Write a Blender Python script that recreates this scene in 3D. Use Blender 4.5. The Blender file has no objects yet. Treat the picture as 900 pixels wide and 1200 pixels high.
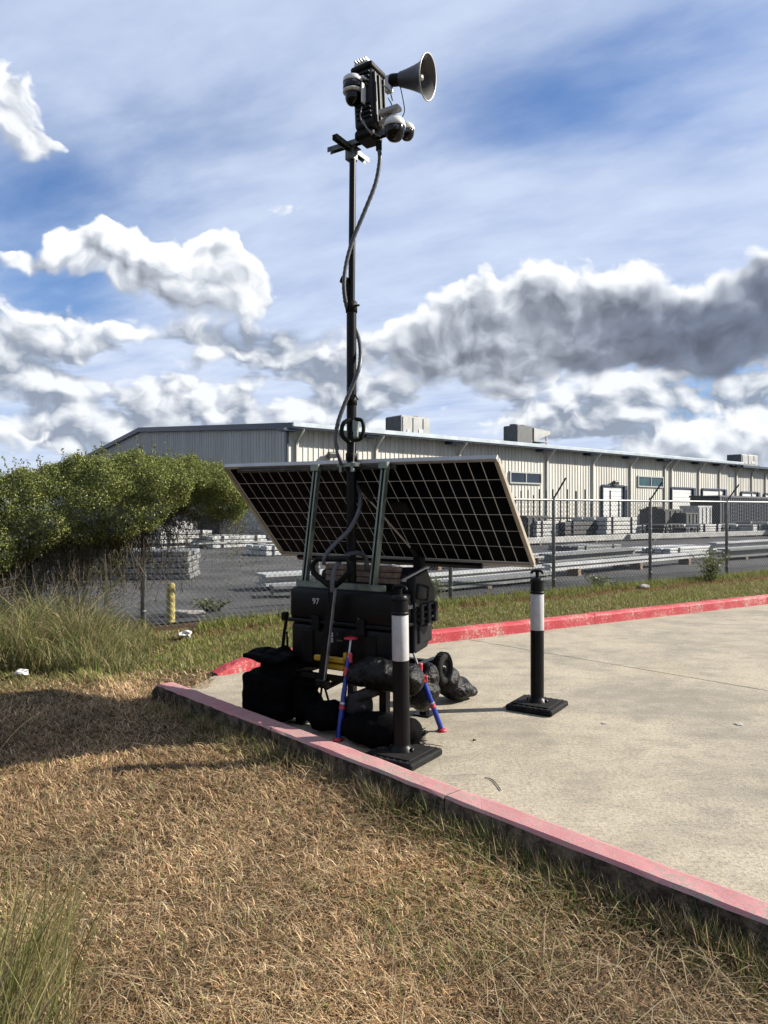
import bpy, bmesh, math, random
import numpy as np
from mathutils import Vector, Matrix, Euler

scene = bpy.context.scene
COL = scene.collection
R = math.radians

# ------------------------------------------------------------------ camera
FPX, CAMH, HZ = 850.0, 1.55, 598.0          # focal length in photo pixels, eye height, horizon row
cam_data = bpy.data.cameras.new('camera')
cam_data.sensor_fit = 'HORIZONTAL'
cam_data.sensor_width = 36.0
cam_data.lens = 36.0 * FPX / 900.0
cam_data.shift_y = -2.0 / 900.0
cam_data.clip_end = 6000.0
cam = bpy.data.objects.new('camera', cam_data)
cam.location = (0, 0, CAMH)
cam.rotation_euler = (R(90), 0, 0)
COL.objects.link(cam)
scene.camera = cam

# ------------------------------------------------------------------ sun, sky, exposure
SUN_TO = Vector((1.86, 0.22, 1.10)).normalized()
SUN_EL = math.asin(SUN_TO.z)
SUN_AZ = math.atan2(SUN_TO.x, SUN_TO.y)     # clockwise from +Y
sd = bpy.data.lights.new('sun', 'SUN')
sd.energy = 5.0
sd.angle = R(0.5)
sd.color = (1.0, 0.93, 0.82)
so = bpy.data.objects.new('sun', sd)
so.rotation_euler = SUN_TO.to_track_quat('Z', 'Y').to_euler()
so.location = (30, 5, 30)
COL.objects.link(so)

vs = scene.view_settings
scene.display_settings.display_device = 'sRGB'
vs.view_transform = 'Standard'
vs.look = 'None'
vs.exposure = 1.38
vs.gamma = 1.0
vs.use_curve_mapping = False
cy = scene.cycles
cy.use_denoising = True
cy.max_bounces = 6
cy.diffuse_bounces = 3
cy.glossy_bounces = 3
cy.transmission_bounces = 4
cy.transparent_max_bounces = 8
cy.sample_clamp_indirect = 6.0
cy.use_adaptive_sampling = True
cy.adaptive_threshold = 0.015
cy.adaptive_min_samples = 8

world = bpy.data.worlds.new('World')
scene.world = world
world.use_nodes = True
WT = world.node_tree
WT.nodes.clear()

class G:
    """tiny expression builder for shader nodes"""
    def __init__(self, nt): self.nt = nt
    def node(self, t, **k):
        n = self.nt.nodes.new(t)
        for a, b in k.items(): setattr(n, a, b)
        return n
    def put(self, sock, v):
        if isinstance(v, bpy.types.NodeSocket): self.nt.links.new(v, sock)
        else: sock.default_value = v
    def m(self, op, a, b=0.0, c=0.0, clamp=False):
        n = self.node('ShaderNodeMath', operation=op, use_clamp=clamp)
        self.put(n.inputs[0], a)
        if len(n.inputs) > 1: self.put(n.inputs[1], b)
        if op in ('MULTIPLY_ADD', 'SMOOTH_MIN', 'SMOOTH_MAX', 'COMPARE'): self.put(n.inputs[2], c)
        return n.outputs[0]
    def v(self, op, a, b=(0, 0, 0), c=(0, 0, 0), scale=None):
        n = self.node('ShaderNodeVectorMath', operation=op)
        self.put(n.inputs[0], a)
        if op not in ('LENGTH', 'NORMALIZE', 'SCALE'): self.put(n.inputs[1], b)
        if op == 'MULTIPLY_ADD': self.put(n.inputs[2], c)
        if scale is not None: self.put(n.inputs['Scale'], scale)
        return n.outputs['Value'] if op in ('DOT_PRODUCT', 'LENGTH') else n.outputs['Vector']
    def comb(self, x, y, z=0.0):
        n = self.node('ShaderNodeCombineXYZ')
        for i, q in enumerate((x, y, z)): self.put(n.inputs[i], q)
        return n.outputs[0]
    def noise(self, vec, scale, detail=4, rough=0.55, dist=0.0, lac=2.0, dims='3D'):
        n = self.node('ShaderNodeTexNoise', noise_dimensions=dims)
        if vec is not None: self.put(n.inputs['Vector'], vec)
        for k, q in (('Scale', scale), ('Detail', detail), ('Roughness', rough), ('Distortion', dist), ('Lacunarity', lac)):
            self.put(n.inputs[k], q)
        return n.outputs['Fac'], n.outputs['Color']
    def voro(self, vec, scale, detail=2, rough=0.5, smooth=0.4, feature='SMOOTH_F1', dims='3D', rnd=1.0):
        n = self.node('ShaderNodeTexVoronoi', feature=feature, voronoi_dimensions=dims)
        if vec is not None: self.put(n.inputs['Vector'], vec)
        self.put(n.inputs['Scale'], scale)
        if 'Detail' in n.inputs: self.put(n.inputs['Detail'], detail)
        if 'Roughness' in n.inputs: self.put(n.inputs['Roughness'], rough)
        if feature == 'SMOOTH_F1': self.put(n.inputs['Smoothness'], smooth)
        if 'Randomness' in n.inputs: self.put(n.inputs['Randomness'], rnd)
        return n.outputs['Distance']
    def ss(self, x, lo, hi, a=0.0, b=1.0):
        n = self.node('ShaderNodeMapRange', interpolation_type='SMOOTHSTEP')
        self.put(n.inputs[0], x)
        for i, q in enumerate((lo, hi, a, b)): self.put(n.inputs[1 + i], q)
        return n.outputs[0]
    def mix(self, f, a, b):
        n = self.node('ShaderNodeMix', data_type='RGBA')
        self.put(n.inputs[0], f)
        self.put(n.inputs[6], a if isinstance(a, bpy.types.NodeSocket) else (*a, 1.0) if len(a) == 3 else a)
        self.put(n.inputs[7], b if isinstance(b, bpy.types.NodeSocket) else (*b, 1.0) if len(b) == 3 else b)
        return n.outputs[2]

def build_sky():
    g = G(WT)
    tc = g.node('ShaderNodeTexCoord').outputs['Generated']
    d = g.v('NORMALIZE', tc)
    sep = g.node('ShaderNodeSeparateXYZ'); g.put(sep.inputs[0], d)
    X, Y, Z = sep.outputs
    sky = g.node('ShaderNodeTexSky', sky_type='NISHITA')
    sky.sun_disc = False
    sky.sun_elevation = SUN_EL
    sky.sun_rotation = SUN_AZ
    sky.altitude = 0.0
    sky.air_density = 1.0
    sky.dust_density = 0.3
    sky.ozone_density = 2.5
    base = g.v('MULTIPLY', sky.outputs[0], (0.056, 0.083, 0.115))
    az = g.m('ARCTAN2', X, Y)
    el = g.m('ARCSINE', Z)
    q = g.comb(az, el)
    # ---- high thin veil, on a plane far overhead
    zz = g.m('MAXIMUM', Z, 0.02)
    inv = g.m('DIVIDE', 1.0, g.m('ADD', zz, 0.14))
    pl = g.v('SCALE', g.comb(X, Y, 0.0), scale=inv)
    plr = g.node('ShaderNodeVectorRotate', rotation_type='Z_AXIS'); g.put(plr.inputs['Vector'], pl); g.put(plr.inputs['Angle'], R(28))
    pls = g.v('MULTIPLY', plr.outputs[0], (1.0, 1.9, 1.0))
    n1, _ = g.noise(pls, 0.75, 4, 0.52, 0.15)
    n2, _ = g.noise(pls, 2.7, 5, 0.58, 0.12)
    n3, _ = g.noise(pl, 0.42, 2, 0.5)
    veil = g.m('ADD', g.m('MULTIPLY', n1, 0.72), g.m('ADD', g.m('MULTIPLY', n2, 0.24), g.m('MULTIPLY', n3, 0.45)))
    for (px, py, rx, ry, w) in GAPS:               # clear gaps in the veil
        x, z = (px - 450) / FPX, (HZ - py) / FPX
        a, e, ix, iy = math.atan2(x, 1), math.atan2(z, math.hypot(x, 1)), FPX / rx, FPX / ry
        t = g.v('MULTIPLY_ADD', q, (ix, iy, 0), (-a * ix, -e * iy, 0))
        veil = g.m('MULTIPLY_ADD', g.m('POWER', 0.3679, g.v('DOT_PRODUCT', t, t)), -w, veil)
    veil = g.ss(veil, 0.30, 0.74)
    lowv = g.ss(el, 0.02, 0.42, 0.22, 0.0)
    veil = g.m('ADD', g.m('MULTIPLY', veil, 0.86), lowv, clamp=True)
    veil_col = g.mix(n2, VEIL_A, VEIL_B)
    col = g.mix(veil, base, veil_col)
    hz = g.ss(el, -0.02, 0.14, 0.42, 0.0)
    col = g.mix(hz, col, HAZE_C)
    # ---- cumulus: loose low clouds all round, then the banks at fixed bearings
    def ae(px, py):
        x, z = (px - 450) / FPX, (HZ - py) / FPX
        return math.atan2(x, 1), math.atan2(z, math.hypot(x, 1))
    warp1, wc = g.noise(q, 9.0, 3, 0.6, dims='2D')
    qw = g.v('ADD', q, g.v('SCALE', g.v('SUBTRACT', wc, (0.5, 0.5, 0.5)), scale=0.060))
    def puff(vec, nd, vd):
        va = g.voro(vec, 19.0, vd, 0.5, 0.5, dims='2D')
        na, _ = g.noise(vec, 15.0, nd, 0.62, dims='2D')
        return g.m('MULTIPLY_ADD', va, -0.60, g.m('MULTIPLY_ADD', na, 0.80, 0.22))
    qp = g.v('MULTIPLY', qw, (1.0, 1.2, 1.0))
    f0 = puff(qp, 7, 2.5)
    f1 = puff(g.v('ADD', qp, (0.009, 0.018, 0)), 3, 1.5)
    fc0 = g.m('SUBTRACT', f0, 0.45)
    relief = g.m('SUBTRACT', f0, f1)
    lo, _ = g.noise(g.v('MULTIPLY', q, (1.0, 2.6, 1.0)), 5.2, 4, 0.55, dims='2D')
    up, _ = g.noise(g.v('MULTIPLY_ADD', q, (1.0, 2.6, 1.0), (0.0, 0.045, 0.0)), 5.2, 2, 0.5, dims='2D')
    band = g.m('MULTIPLY', g.ss(el, 0.31, 0.20), g.ss(el, -0.01, 0.05, 0.55, 1.0))
    covL = g.m('MULTIPLY', g.ss(lo, 0.24, 0.50), band)
    densL = g.m('ADD', covL, g.m('MULTIPLY', fc0, 0.75))
    aL = g.m('MULTIPLY', g.ss(densL, 0.33, 0.74), 0.95)
    litL = g.m('ADD', g.m('MULTIPLY_ADD', g.m('SUBTRACT', lo, up), 3.2, 0.48), g.m('MULTIPLY', relief, 1.9), clamp=True)
    cL = g.mix(litL, (0.23, 0.27, 0.34), (0.76, 0.78, 0.81))
    cL = g.mix(g.ss(el, 0.0, 0.14, 0.22, 0.0), cL, HAZE_C)
    col = g.mix(g.m('MULTIPLY', aL, g.ss(el, -0.01, 0.02)), col, cL)
    cov = sv = dk = 0.0
    for (px, py, rx, ry, w, dark) in CLOUDS:
        a, e = ae(px, py)
        ix, iy = FPX / rx, FPX / ry
        t = g.v('MULTIPLY_ADD', qw, (ix, iy, 0), (-a * ix, -e * iy, 0))
        gg = g.m('MULTIPLY', g.m('POWER', 0.3679, g.v('DOT_PRODUCT', t, t)), w)
        cov = g.m('ADD', gg, cov)
        sv = g.m('MULTIPLY_ADD', gg, g.v('DOT_PRODUCT', t, (0.25, 1, 0)), sv)
        dk = g.m('MULTIPLY_ADD', gg, dark, dk)
    # banks of the same sort at the bearings behind the viewer
    fr = g.m('MULTIPLY', g.ss(g.m('ABSOLUTE', az), 0.60, 0.80), g.m('MULTIPLY', g.ss(lo, 0.52, 0.70), g.ss(el, 0.50, 0.25)))
    cov = g.m('ADD', cov, fr)
    sv = g.m('MULTIPLY_ADD', fr, g.m('MULTIPLY', g.m('SUBTRACT', lo, up), 6.0), sv)
    dk = g.m('MULTIPLY_ADD', fr, 0.4, dk)
    tot = g.m('MAXIMUM', cov, 0.05)
    sv = g.m('DIVIDE', sv, tot)
    dk = g.m('DIVIDE', dk, tot)
    dens = g.m('ADD', g.m('MINIMUM', cov, 1.5), g.m('MULTIPLY', fc0, 0.80))
    soft = g.m('MULTIPLY_ADD', dk, 0.22, g.ss(sv, -0.6, 0.5, 0.46, 0.14))
    alpha = g.ss(dens, 0.34, g.m('ADD', 0.36, soft))
    alpha = g.m('MULTIPLY', alpha, g.ss(el, -0.01, 0.02))
    thick = g.ss(g.m('MULTIPLY_ADD', fc0, 0.35, cov), 0.45, 1.35)
    lit = g.m('MULTIPLY_ADD', sv, 0.62, 0.78)
    lit = g.m('ADD', lit, g.m('MULTIPLY', relief, g.m('MULTIPLY_ADD', dk, -0.65, 1.15)))
    lit = g.m('SUBTRACT', lit, g.m('MULTIPLY', thick, g.m('MULTIPLY', dk, 1.02)), clamp=True)
    shade = g.mix(dk, SHADE_L, SHADE_D)
    shade = g.v('SCALE', shade, scale=g.m('MULTIPLY_ADD', relief, 0.7, g.m('MULTIPLY_ADD', lo, 0.5, 0.78)))
    ccol = g.mix(g.ss(lit, -0.05, 0.78), shade, LIT_M)
    ccol = g.mix(g.ss(lit, 0.42, 1.0), ccol, LIT_W)
    ccol = g.mix(g.ss(el, 0.0, 0.15, 0.25, 0.0), ccol, HAZE_C)
    col = g.mix(alpha, col, ccol)
    bg = g.node('ShaderNodeBackground')
    g.put(bg.inputs[0], col); bg.inputs[1].default_value = 0.50
    out = g.node('ShaderNodeOutputWorld')
    g.nt.links.new(bg.outputs[0], out.inputs[0])

GAPS = [(740, 70, 190, 55, .30), (600, 150, 120, 50, .18), (60, 345, 110, 50, .28), (830, 445, 110, 40, .3), (250, 140, 130, 40, .10), (90, 230, 120, 50, .16), (420, 60, 200, 70, -.12), (560, 260, 260, 50, -.16), (120, 60, 160, 60, -.06)]
VEIL_A, VEIL_B = (0.29, 0.37, 0.58), (0.68, 0.75, 0.86)
HAZE_C = (0.50, 0.58, 0.70)
SHADE_L, SHADE_D = (0.30, 0.33, 0.39), (0.125, 0.148, 0.205)
LIT_M, LIT_W = (0.48, 0.52, 0.58), (0.80, 0.815, 0.84)
# photo column, row, half width, half height, strength, darkness
CLOUDS = [
    (75, 292, 34, 24, .9, .0), (135, 298, 46, 32, .95, .05), (195, 322, 50, 40, .95, .1), (245, 340, 46, 40, .95, .1), (262, 302, 30, 24, .85, .0), (298, 352, 30, 30, .85, .0),
    (5, 112, 46, 34, .95, .0), (42, 172, 38, 20, .85, .0), (14, 300, 28, 12, .8, .0),
    (15, 395, 60, 36, 1.0, .15), (125, 392, 46, 18, .9, .05), (245, 420, 60, 26, .85, .3), (350, 246, 60, 20, .62, .0), (20, 512, 50, 16, .9, .0),
    (545, 350, 50, 36, .9, .30), (610, 362, 64, 46, 1.0, .45), (690, 356, 74, 46, 1.0, .55),
    (785, 385, 78, 46, 1.25, .95), (875, 380, 66, 46, 1.3, 1.0), (902, 312, 32, 28, 1.0, .8),
    (470, 415, 44, 50, .95, .50), (530, 405, 60, 40, .85, .45), (590, 425, 60, 30, .8, .15), (700, 425, 70, 18, .9, .6), (600, 465, 90, 18, .8, .5),
    (835, 505, 44, 46, 1.0, .0), (775, 525, 50, 24, .9, .0), (895, 525, 30, 24, .9, .0),
    (892, 160, 36, 20, .7, .0),
]
build_sky()
world.cycles.sampling_method = 'MANUAL'
world.cycles.sample_map_resolution = 256
# ---- END SKY
rng = np.random.default_rng(7)
random.seed(7)

# ------------------------------------------------------------------ helpers
def gpt(px, py, z=0.0):
    """photo pixel -> point on the level z"""
    D = (CAMH - z) * FPX / (py - HZ)
    return Vector(((px - 450) / FPX * D, D, z))
def at(px, py, D):
    return Vector(((px - 450) / FPX * D, D, CAMH + (HZ - py) / FPX * D))

class MB:
    """collects primitive shapes, builds ONE mesh object"""
    def __init__(self): self.v = []; self.f = []; self.s = []
    def add(self, vs, fs, smooth=False):
        o = len(self.v)
        self.v += [tuple(p) for p in vs]
        self.f += [tuple(i + o for i in f) for f in fs]
        self.s += [smooth] * len(fs)
        return self
    def box(self, c, s, rot=None, b=0.0, seg=1):
        bm = bmesh.new()
        bmesh.ops.create_cube(bm, size=1.0)
        for v in bm.verts: v.co = Vector((v.co.x * s[0], v.co.y * s[1], v.co.z * s[2]))
        if b > 0: bmesh.ops.bevel(bm, geom=list(bm.edges), offset=b, segments=seg, affect='EDGES', profile=0.5)
        M = rot.to_3x3() if isinstance(rot, Matrix) else (Euler(rot).to_matrix() if rot is not None else Matrix.Identity(3))
        c = Vector(c)
        bm.verts.index_update()
        self.add([M @ v.co + c for v in bm.verts], [[v.index for v in f.verts] for f in bm.faces], seg > 1)
        bm.free()
        return self
    def tube(self, pts, r, n=8, caps=True, smooth=True):
        pts = [Vector(p) for p in pts]
        rs = r if isinstance(r, (list, tuple)) else [r] * len(pts)
        up = None
        vs, fs = [], []
        for i, p in enumerate(pts):
            t = (pts[min(i + 1, len(pts) - 1)] - pts[max(i - 1, 0)]).normalized()
            if up is None:
                up = Vector((0, 0, 1)) if abs(t.z) < 0.9 else Vector((1, 0, 0))
            a = t.cross(up).normalized(); bvec = a.cross(t).normalized(); up = bvec
            for k in range(n):
                th = 2 * math.pi * k / n
                vs.append(p + (a * math.cos(th) + bvec * math.sin(th)) * rs[i])
        for i in range(len(pts) - 1):
            for k in range(n):
                k2 = (k + 1) % n
                fs.append((i * n + k, i * n + k2, (i + 1) * n + k2, (i + 1) * n + k))
        self.add(vs, fs, smooth)
        if caps:
            m = (len(pts) - 1) * n
            self.add([vs[k] for k in range(n)], [tuple(range(n))[::-1]])
            self.add([vs[m + k] for k in range(n)], [tuple(range(n))])
        return self
    def lathe(self, prof, origin, axis=(0, 0, 1), n=24, smooth=True, close=False):
        """prof: list of (radius, distance along axis)"""
        ax = Vector(axis).normalized()
        a = ax.orthogonal().normalized(); bvec = ax.cross(a)
        o = Vector(origin); vs, fs = [], []
        for r, h in prof:
            for k in range(n):
                th = 2 * math.pi * k / n
                vs.append(o + ax * h + (a * math.cos(th) + bvec * math.sin(th)) * r)
        for i in range(len(prof) - 1):
            for k in range(n):
                k2 = (k + 1) % n
                fs.append((i * n + k, i * n + k2, (i + 1) * n + k2, (i + 1) * n + k))
        return self.add(vs, fs, smooth)
    def prism(self, poly, y0, y1, M=None):
        """poly in local x,z extruded along local y"""
        n = len(poly)
        vs = [Vector((x, y0, z)) for x, z in poly] + [Vector((x, y1, z)) for x, z in poly]
        if M is not None: vs = [M @ v for v in vs]
        fs = [tuple(range(n)), tuple(range(2 * n - 1, n - 1, -1))] + [(i, i + n, (i + 1) % n + n, (i + 1) % n) for i in range(n)]
        return self.add(vs, fs)
    def build(self, name, mat, parent=None, fix=True):
        me = bpy.data.meshes.new(name)
        me.from_pydata(self.v, [], self.f)
        me.polygons.foreach_set('use_smooth', self.s)
        if fix:
            bm = bmesh.new(); bm.from_mesh(me)
            bmesh.ops.recalc_face_normals(bm, faces=list(bm.faces))
            bm.to_mesh(me); bm.free()
        o = bpy.data.objects.new(name, me)
        if mat is not None: me.materials.append(mat)
        COL.objects.link(o)
        if parent is not None: o.parent = parent
        return o

def empty(name, loc=(0, 0, 0), rz=0.0):
    o = bpy.data.objects.new(name, None)
    o.location = loc; o.rotation_euler = (0, 0, rz); o.empty_display_size = 0.2
    COL.objects.link(o)
    return o
def tag(o, label=None, cat=None, group=None, kind=None):
    if label: o['label'] = label
    if cat: o['category'] = cat
    if group: o['group'] = group
    if kind: o['kind'] = kind
    return o
def share(o, loc=None, rot=None, parent=None):
    c = o.copy()
    if loc is not None: c.location = loc
    if rot is not None: c.rotation_euler = rot
    c.parent = parent if parent is not None else o.parent
    COL.objects.link(c)
    return c
def copy_tree(o, parent=None):
    c = o.copy(); COL.objects.link(c); c.parent = parent
    for ch in list(o.children): copy_tree(ch, c)
    return c
def text(name, s, size, loc, rot, mat, parent, ext=0.0006):
    cu = bpy.data.curves.new(name, 'FONT')
    cu.body = s; cu.size = size; cu.extrude = ext; cu.align_x = 'CENTER'; cu.align_y = 'CENTER'
    cu.materials.append(mat)
    tmp = bpy.data.objects.new(name, cu)
    me = bpy.data.meshes.new_from_object(tmp); bpy.data.objects.remove(tmp)
    o = bpy.data.objects.new(name, me)
    o.location = loc; o.rotation_euler = rot; o.parent = parent
    COL.objects.link(o)
    return o
def smoothpts(pts, n=8):
    P = [Vector(p) for p in pts]
    P = [P[0] * 2 - P[1]] + P + [P[-1] * 2 - P[-2]]
    out = []
    for i in range(1, len(P) - 2):
        for k in range(n):
            t = k / n
            a, b, c, d = P[i - 1], P[i], P[i + 1], P[i + 2]
            out.append(0.5 * ((2 * b) + (c - a) * t + (2 * a - 5 * b + 4 * c - d) * t * t + (3 * b - a - 3 * c + d) * t ** 3))
    out.append(P[-2])
    return out

# ------------------------------------------------------------------ materials
ALB = 0.62                                   # overall reflectance level of the place
def dim(c): return tuple(x * ALB for x in c[:3])
def mat(name, col, rough=0.6, metal=0.0, spec=0.5, var=0.0, vscale=6.0, bump=0.0, bscale=40.0, col2=None, coat=0.0, rvar=0.0, dist=0.004, ramp=(0.35, 0.7), st=None):
    m = bpy.data.materials.new(name); m.use_nodes = True
    nt = m.node_tree; nt.nodes.clear(); g = G(nt)
    out = g.node('ShaderNodeOutputMaterial'); p = g.node('ShaderNodeBsdfPrincipled')
    nt.links.new(p.outputs[0], out.inputs[0])
    p.inputs['Roughness'].default_value = rough; p.inputs['Metallic'].default_value = metal
    p.inputs['Specular IOR Level'].default_value = spec
    if coat: p.inputs['Coat Weight'].default_value = coat
    pos = g.node('ShaderNodeTexCoord').outputs['Object']
    col = dim(col); col2 = dim(col2) if col2 else None
    c = (*col, 1.0)
    if var or col2:
        f, _ = g.noise(g.v('MULTIPLY', pos, st) if st else pos, vscale, 6, 0.62)
        f = g.ss(f, ramp[0], ramp[1])
        a = tuple(x * (1 - var) for x in col); b = col2 if col2 else tuple(min(1, x * (1 + var)) for x in col)
        g.put(p.inputs['Base Color'], g.mix(f, a, b))
        if rvar: g.put(p.inputs['Roughness'], g.m('MULTIPLY_ADD', f, rvar, rough - rvar / 2))
    else: p.inputs['Base Color'].default_value = c
    if bump:
        f, _ = g.noise(pos, bscale, 5, 0.6)
        bn = g.node('ShaderNodeBump'); bn.inputs['Strength'].default_value = bump; bn.inputs['Distance'].default_value = dist
        g.put(bn.inputs['Height'], f); nt.links.new(bn.outputs[0], p.inputs['Normal'])
    return m

def mat_concrete():
    m = bpy.data.materials.new('pavement_concrete'); m.use_nodes = True
    nt = m.node_tree; nt.nodes.clear(); g = G(nt)
    out = g.node('ShaderNodeOutputMaterial'); p = g.node('ShaderNodeBsdfPrincipled'); nt.links.new(p.outputs[0], out.inputs[0])
    pos = g.node('ShaderNodeNewGeometry').outputs['Position']
    big, _ = g.noise(pos, 0.55, 6, 0.62, 0.5)
    mid, _ = g.noise(g.v('MULTIPLY', pos, (1, 1.6, 1)), 2.3, 6, 0.65, 0.3)
    fine, _ = g.noise(pos, 48, 5, 0.78)
    speck = g.voro(pos, 130.0, 0, 0.5, feature='F1')
    # water-borne dirt: darkest well away from the kerb gutter
    stain = g.ss(g.m('ADD', g.m('MULTIPLY', big, 0.7), g.m('MULTIPLY', mid, 0.5)), 0.46, 0.80)
    c = g.mix(g.m('MULTIPLY', stain, 0.80), (0.535, 0.47, 0.355), (0.20, 0.186, 0.152))
    bl, _ = g.noise(pos, 6.5, 7, 0.72, 0.4)
    c = g.mix(g.m('MULTIPLY', g.ss(bl, 0.46, 0.70), 0.40), c, (0.175, 0.165, 0.14))
    # worn pale patches
    pa, _ = g.noise(g.v('ADD', pos, (13.0, 4.0, 0.0)), 1.3, 5, 0.6)
    c = g.mix(g.m('MULTIPLY', g.ss(pa, 0.55, 0.70), 0.50), c, (0.55, 0.475, 0.33))
    c = g.mix(g.m('MULTIPLY', g.ss(fine, 0.42, 0.64), 0.58), c, (0.14, 0.128, 0.105))
    c = g.mix(g.m('MULTIPLY', g.ss(speck, 0.34, 0.14), 0.35), c, (0.62, 0.57, 0.46))
    # thin tyre scuffs
    sc, _ = g.noise(g.v('MULTIPLY', pos, (0.35, 3.4, 1)), 3.0, 3, 0.6, 0.8)
    c = g.mix(g.m('MULTIPLY', g.ss(sc, 0.64, 0.74), 0.32), c, (0.10, 0.095, 0.085))
    c = g.v('SCALE', c, scale=ALB)
    nt.links.new(c, p.inputs['Base Color'])
    p.inputs['Roughness'].default_value = 0.88; p.inputs['Specular IOR Level'].default_value = 0.25
    bn = g.node('ShaderNodeBump'); bn.inputs['Strength'].default_value = 0.5; bn.inputs['Distance'].default_value = 0.003
    g.put(bn.inputs['Height'], g.m('ADD', fine, g.m('MULTIPLY', speck, -0.8))); nt.links.new(bn.outputs[0], p.inputs['Normal'])
    return m

def mat_paint(name, paint, paint2, under, wear=0.62, scale=9.0):
    """worn masonry paint with the concrete showing through"""
    m = bpy.data.materials.new(name); m.use_nodes = True
    nt = m.node_tree; nt.nodes.clear(); g = G(nt)
    out = g.node('ShaderNodeOutputMaterial'); p = g.node('ShaderNodeBsdfPrincipled'); nt.links.new(p.outputs[0], out.inputs[0])
    pos = g.node('ShaderNodeNewGeometry').outputs['Position']
    a, _ = g.noise(pos, 3.0, 6, 0.65); b, _ = g.noise(pos, scale * 3, 7, 0.72, 0.3); f, _ = g.noise(pos, 160, 3, 0.6)
    c = g.mix(g.ss(a, 0.35, 0.68), paint, paint2)
    c = g.mix(g.m('MULTIPLY', g.ss(f, 0.5, 0.75), 0.35), c, tuple(x * 0.6 for x in paint))
    w = g.ss(g.m('ADD', g.m('MULTIPLY', b, 0.75), g.m('MULTIPLY', a, 0.35)), wear, wear + 0.05)
    c = g.mix(w, c, under)
    c = g.v('SCALE', c, scale=ALB)
    nt.links.new(c, p.inputs['Base Color']); p.inputs['Roughness'].default_value = 0.75; p.inputs['Specular IOR Level'].default_value = 0.3
    bn = g.node('ShaderNodeBump'); bn.inputs['Strength'].default_value = 0.6; bn.inputs['Distance'].default_value = 0.006
    g.put(bn.inputs['Height'], g.m('ADD', b, g.m('MULTIPLY', w, -0.3))); nt.links.new(bn.outputs[0], p.inputs['Normal'])
    return m

def mat_blade(name, trans=0.35, rough=0.7, hue=1.0):
    m = bpy.data.materials.new(name); m.use_nodes = True
    nt = m.node_tree; nt.nodes.clear(); g = G(nt)
    out = g.node('ShaderNodeOutputMaterial')
    at_ = g.node('ShaderNodeAttribute', attribute_name='Col')
    p = g.node('ShaderNodeBsdfPrincipled'); p.inputs['Roughness'].default_value = rough; p.inputs['Specular IOR Level'].default_value = 0.25
    t = g.node('ShaderNodeBsdfTranslucent'); mx = g.node('ShaderNodeMixShader'); mx.inputs[0].default_value = trans
    nt.links.new(at_.outputs['Color'], p.inputs['Base Color']); nt.links.new(at_.outputs['Color'], t.inputs['Color'])
    nt.links.new(p.outputs[0], mx.inputs[1]); nt.links.new(t.outputs[0], mx.inputs[2]); nt.links.new(mx.outputs[0], out.inputs[0])
    return m

def mat_soil():
    m = bpy.data.materials.new('lawn_soil'); m.use_nodes = True
    nt = m.node_tree; nt.nodes.clear(); g = G(nt)
    out = g.node('ShaderNodeOutputMaterial'); p = g.node('ShaderNodeBsdfPrincipled'); nt.links.new(p.outputs[0], out.inputs[0])
    pos = g.node('ShaderNodeNewGeometry').outputs['Position']
    a, _ = g.noise(pos, 1.1, 5, 0.6); b, _ = g.noise(pos, 45, 5, 0.7)
    sep = g.node('ShaderNodeSeparateXYZ'); g.put(sep.inputs[0], pos)
    c = g.mix(g.ss(a, 0.35, 0.65), (0.10, 0.066, 0.034), (0.15, 0.105, 0.054))
    c = g.mix(g.ss(b, 0.4, 0.7), c, (0.045, 0.030, 0.017))
    far = g.ss(g.v('LENGTH', pos), 9.0, 60.0)
    c = g.mix(far, c, (0.10, 0.11, 0.045))
    c = g.v('SCALE', c, scale=ALB)
    nt.links.new(c, p.inputs['Base Color']); p.inputs['Roughness'].default_value = 0.95; p.inputs['Specular IOR Level'].default_value = 0.1
    bn = g.node('ShaderNodeBump'); bn.inputs['Strength'].default_value = 0.8; bn.inputs['Distance'].default_value = 0.02
    g.put(bn.inputs['Height'], b); nt.links.new(bn.outputs[0], p.inputs['Normal'])
    return m

def mat_sheet():
    """white laminate between the cells, daylight shines through it"""
    m = bpy.data.materials.new('panel_laminate'); m.use_nodes = True
    nt = m.node_tree; nt.nodes.clear(); g = G(nt)
    out = g.node('ShaderNodeOutputMaterial')
    p = g.node('ShaderNodeBsdfPrincipled'); p.inputs['Base Color'].default_value = (.72, .73, .73, 1); p.inputs['Roughness'].default_value = 0.35
    t = g.node('ShaderNodeBsdfTranslucent'); t.inputs[0].default_value = (.30, .30, .29, 1)
    mx = g.node('ShaderNodeMixShader'); mx.inputs[0].default_value = 0.3
    nt.links.new(p.outputs[0], mx.inputs[1]); nt.links.new(t.outputs[0], mx.inputs[2]); nt.links.new(mx.outputs[0], out.inputs[0])
    return m

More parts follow.
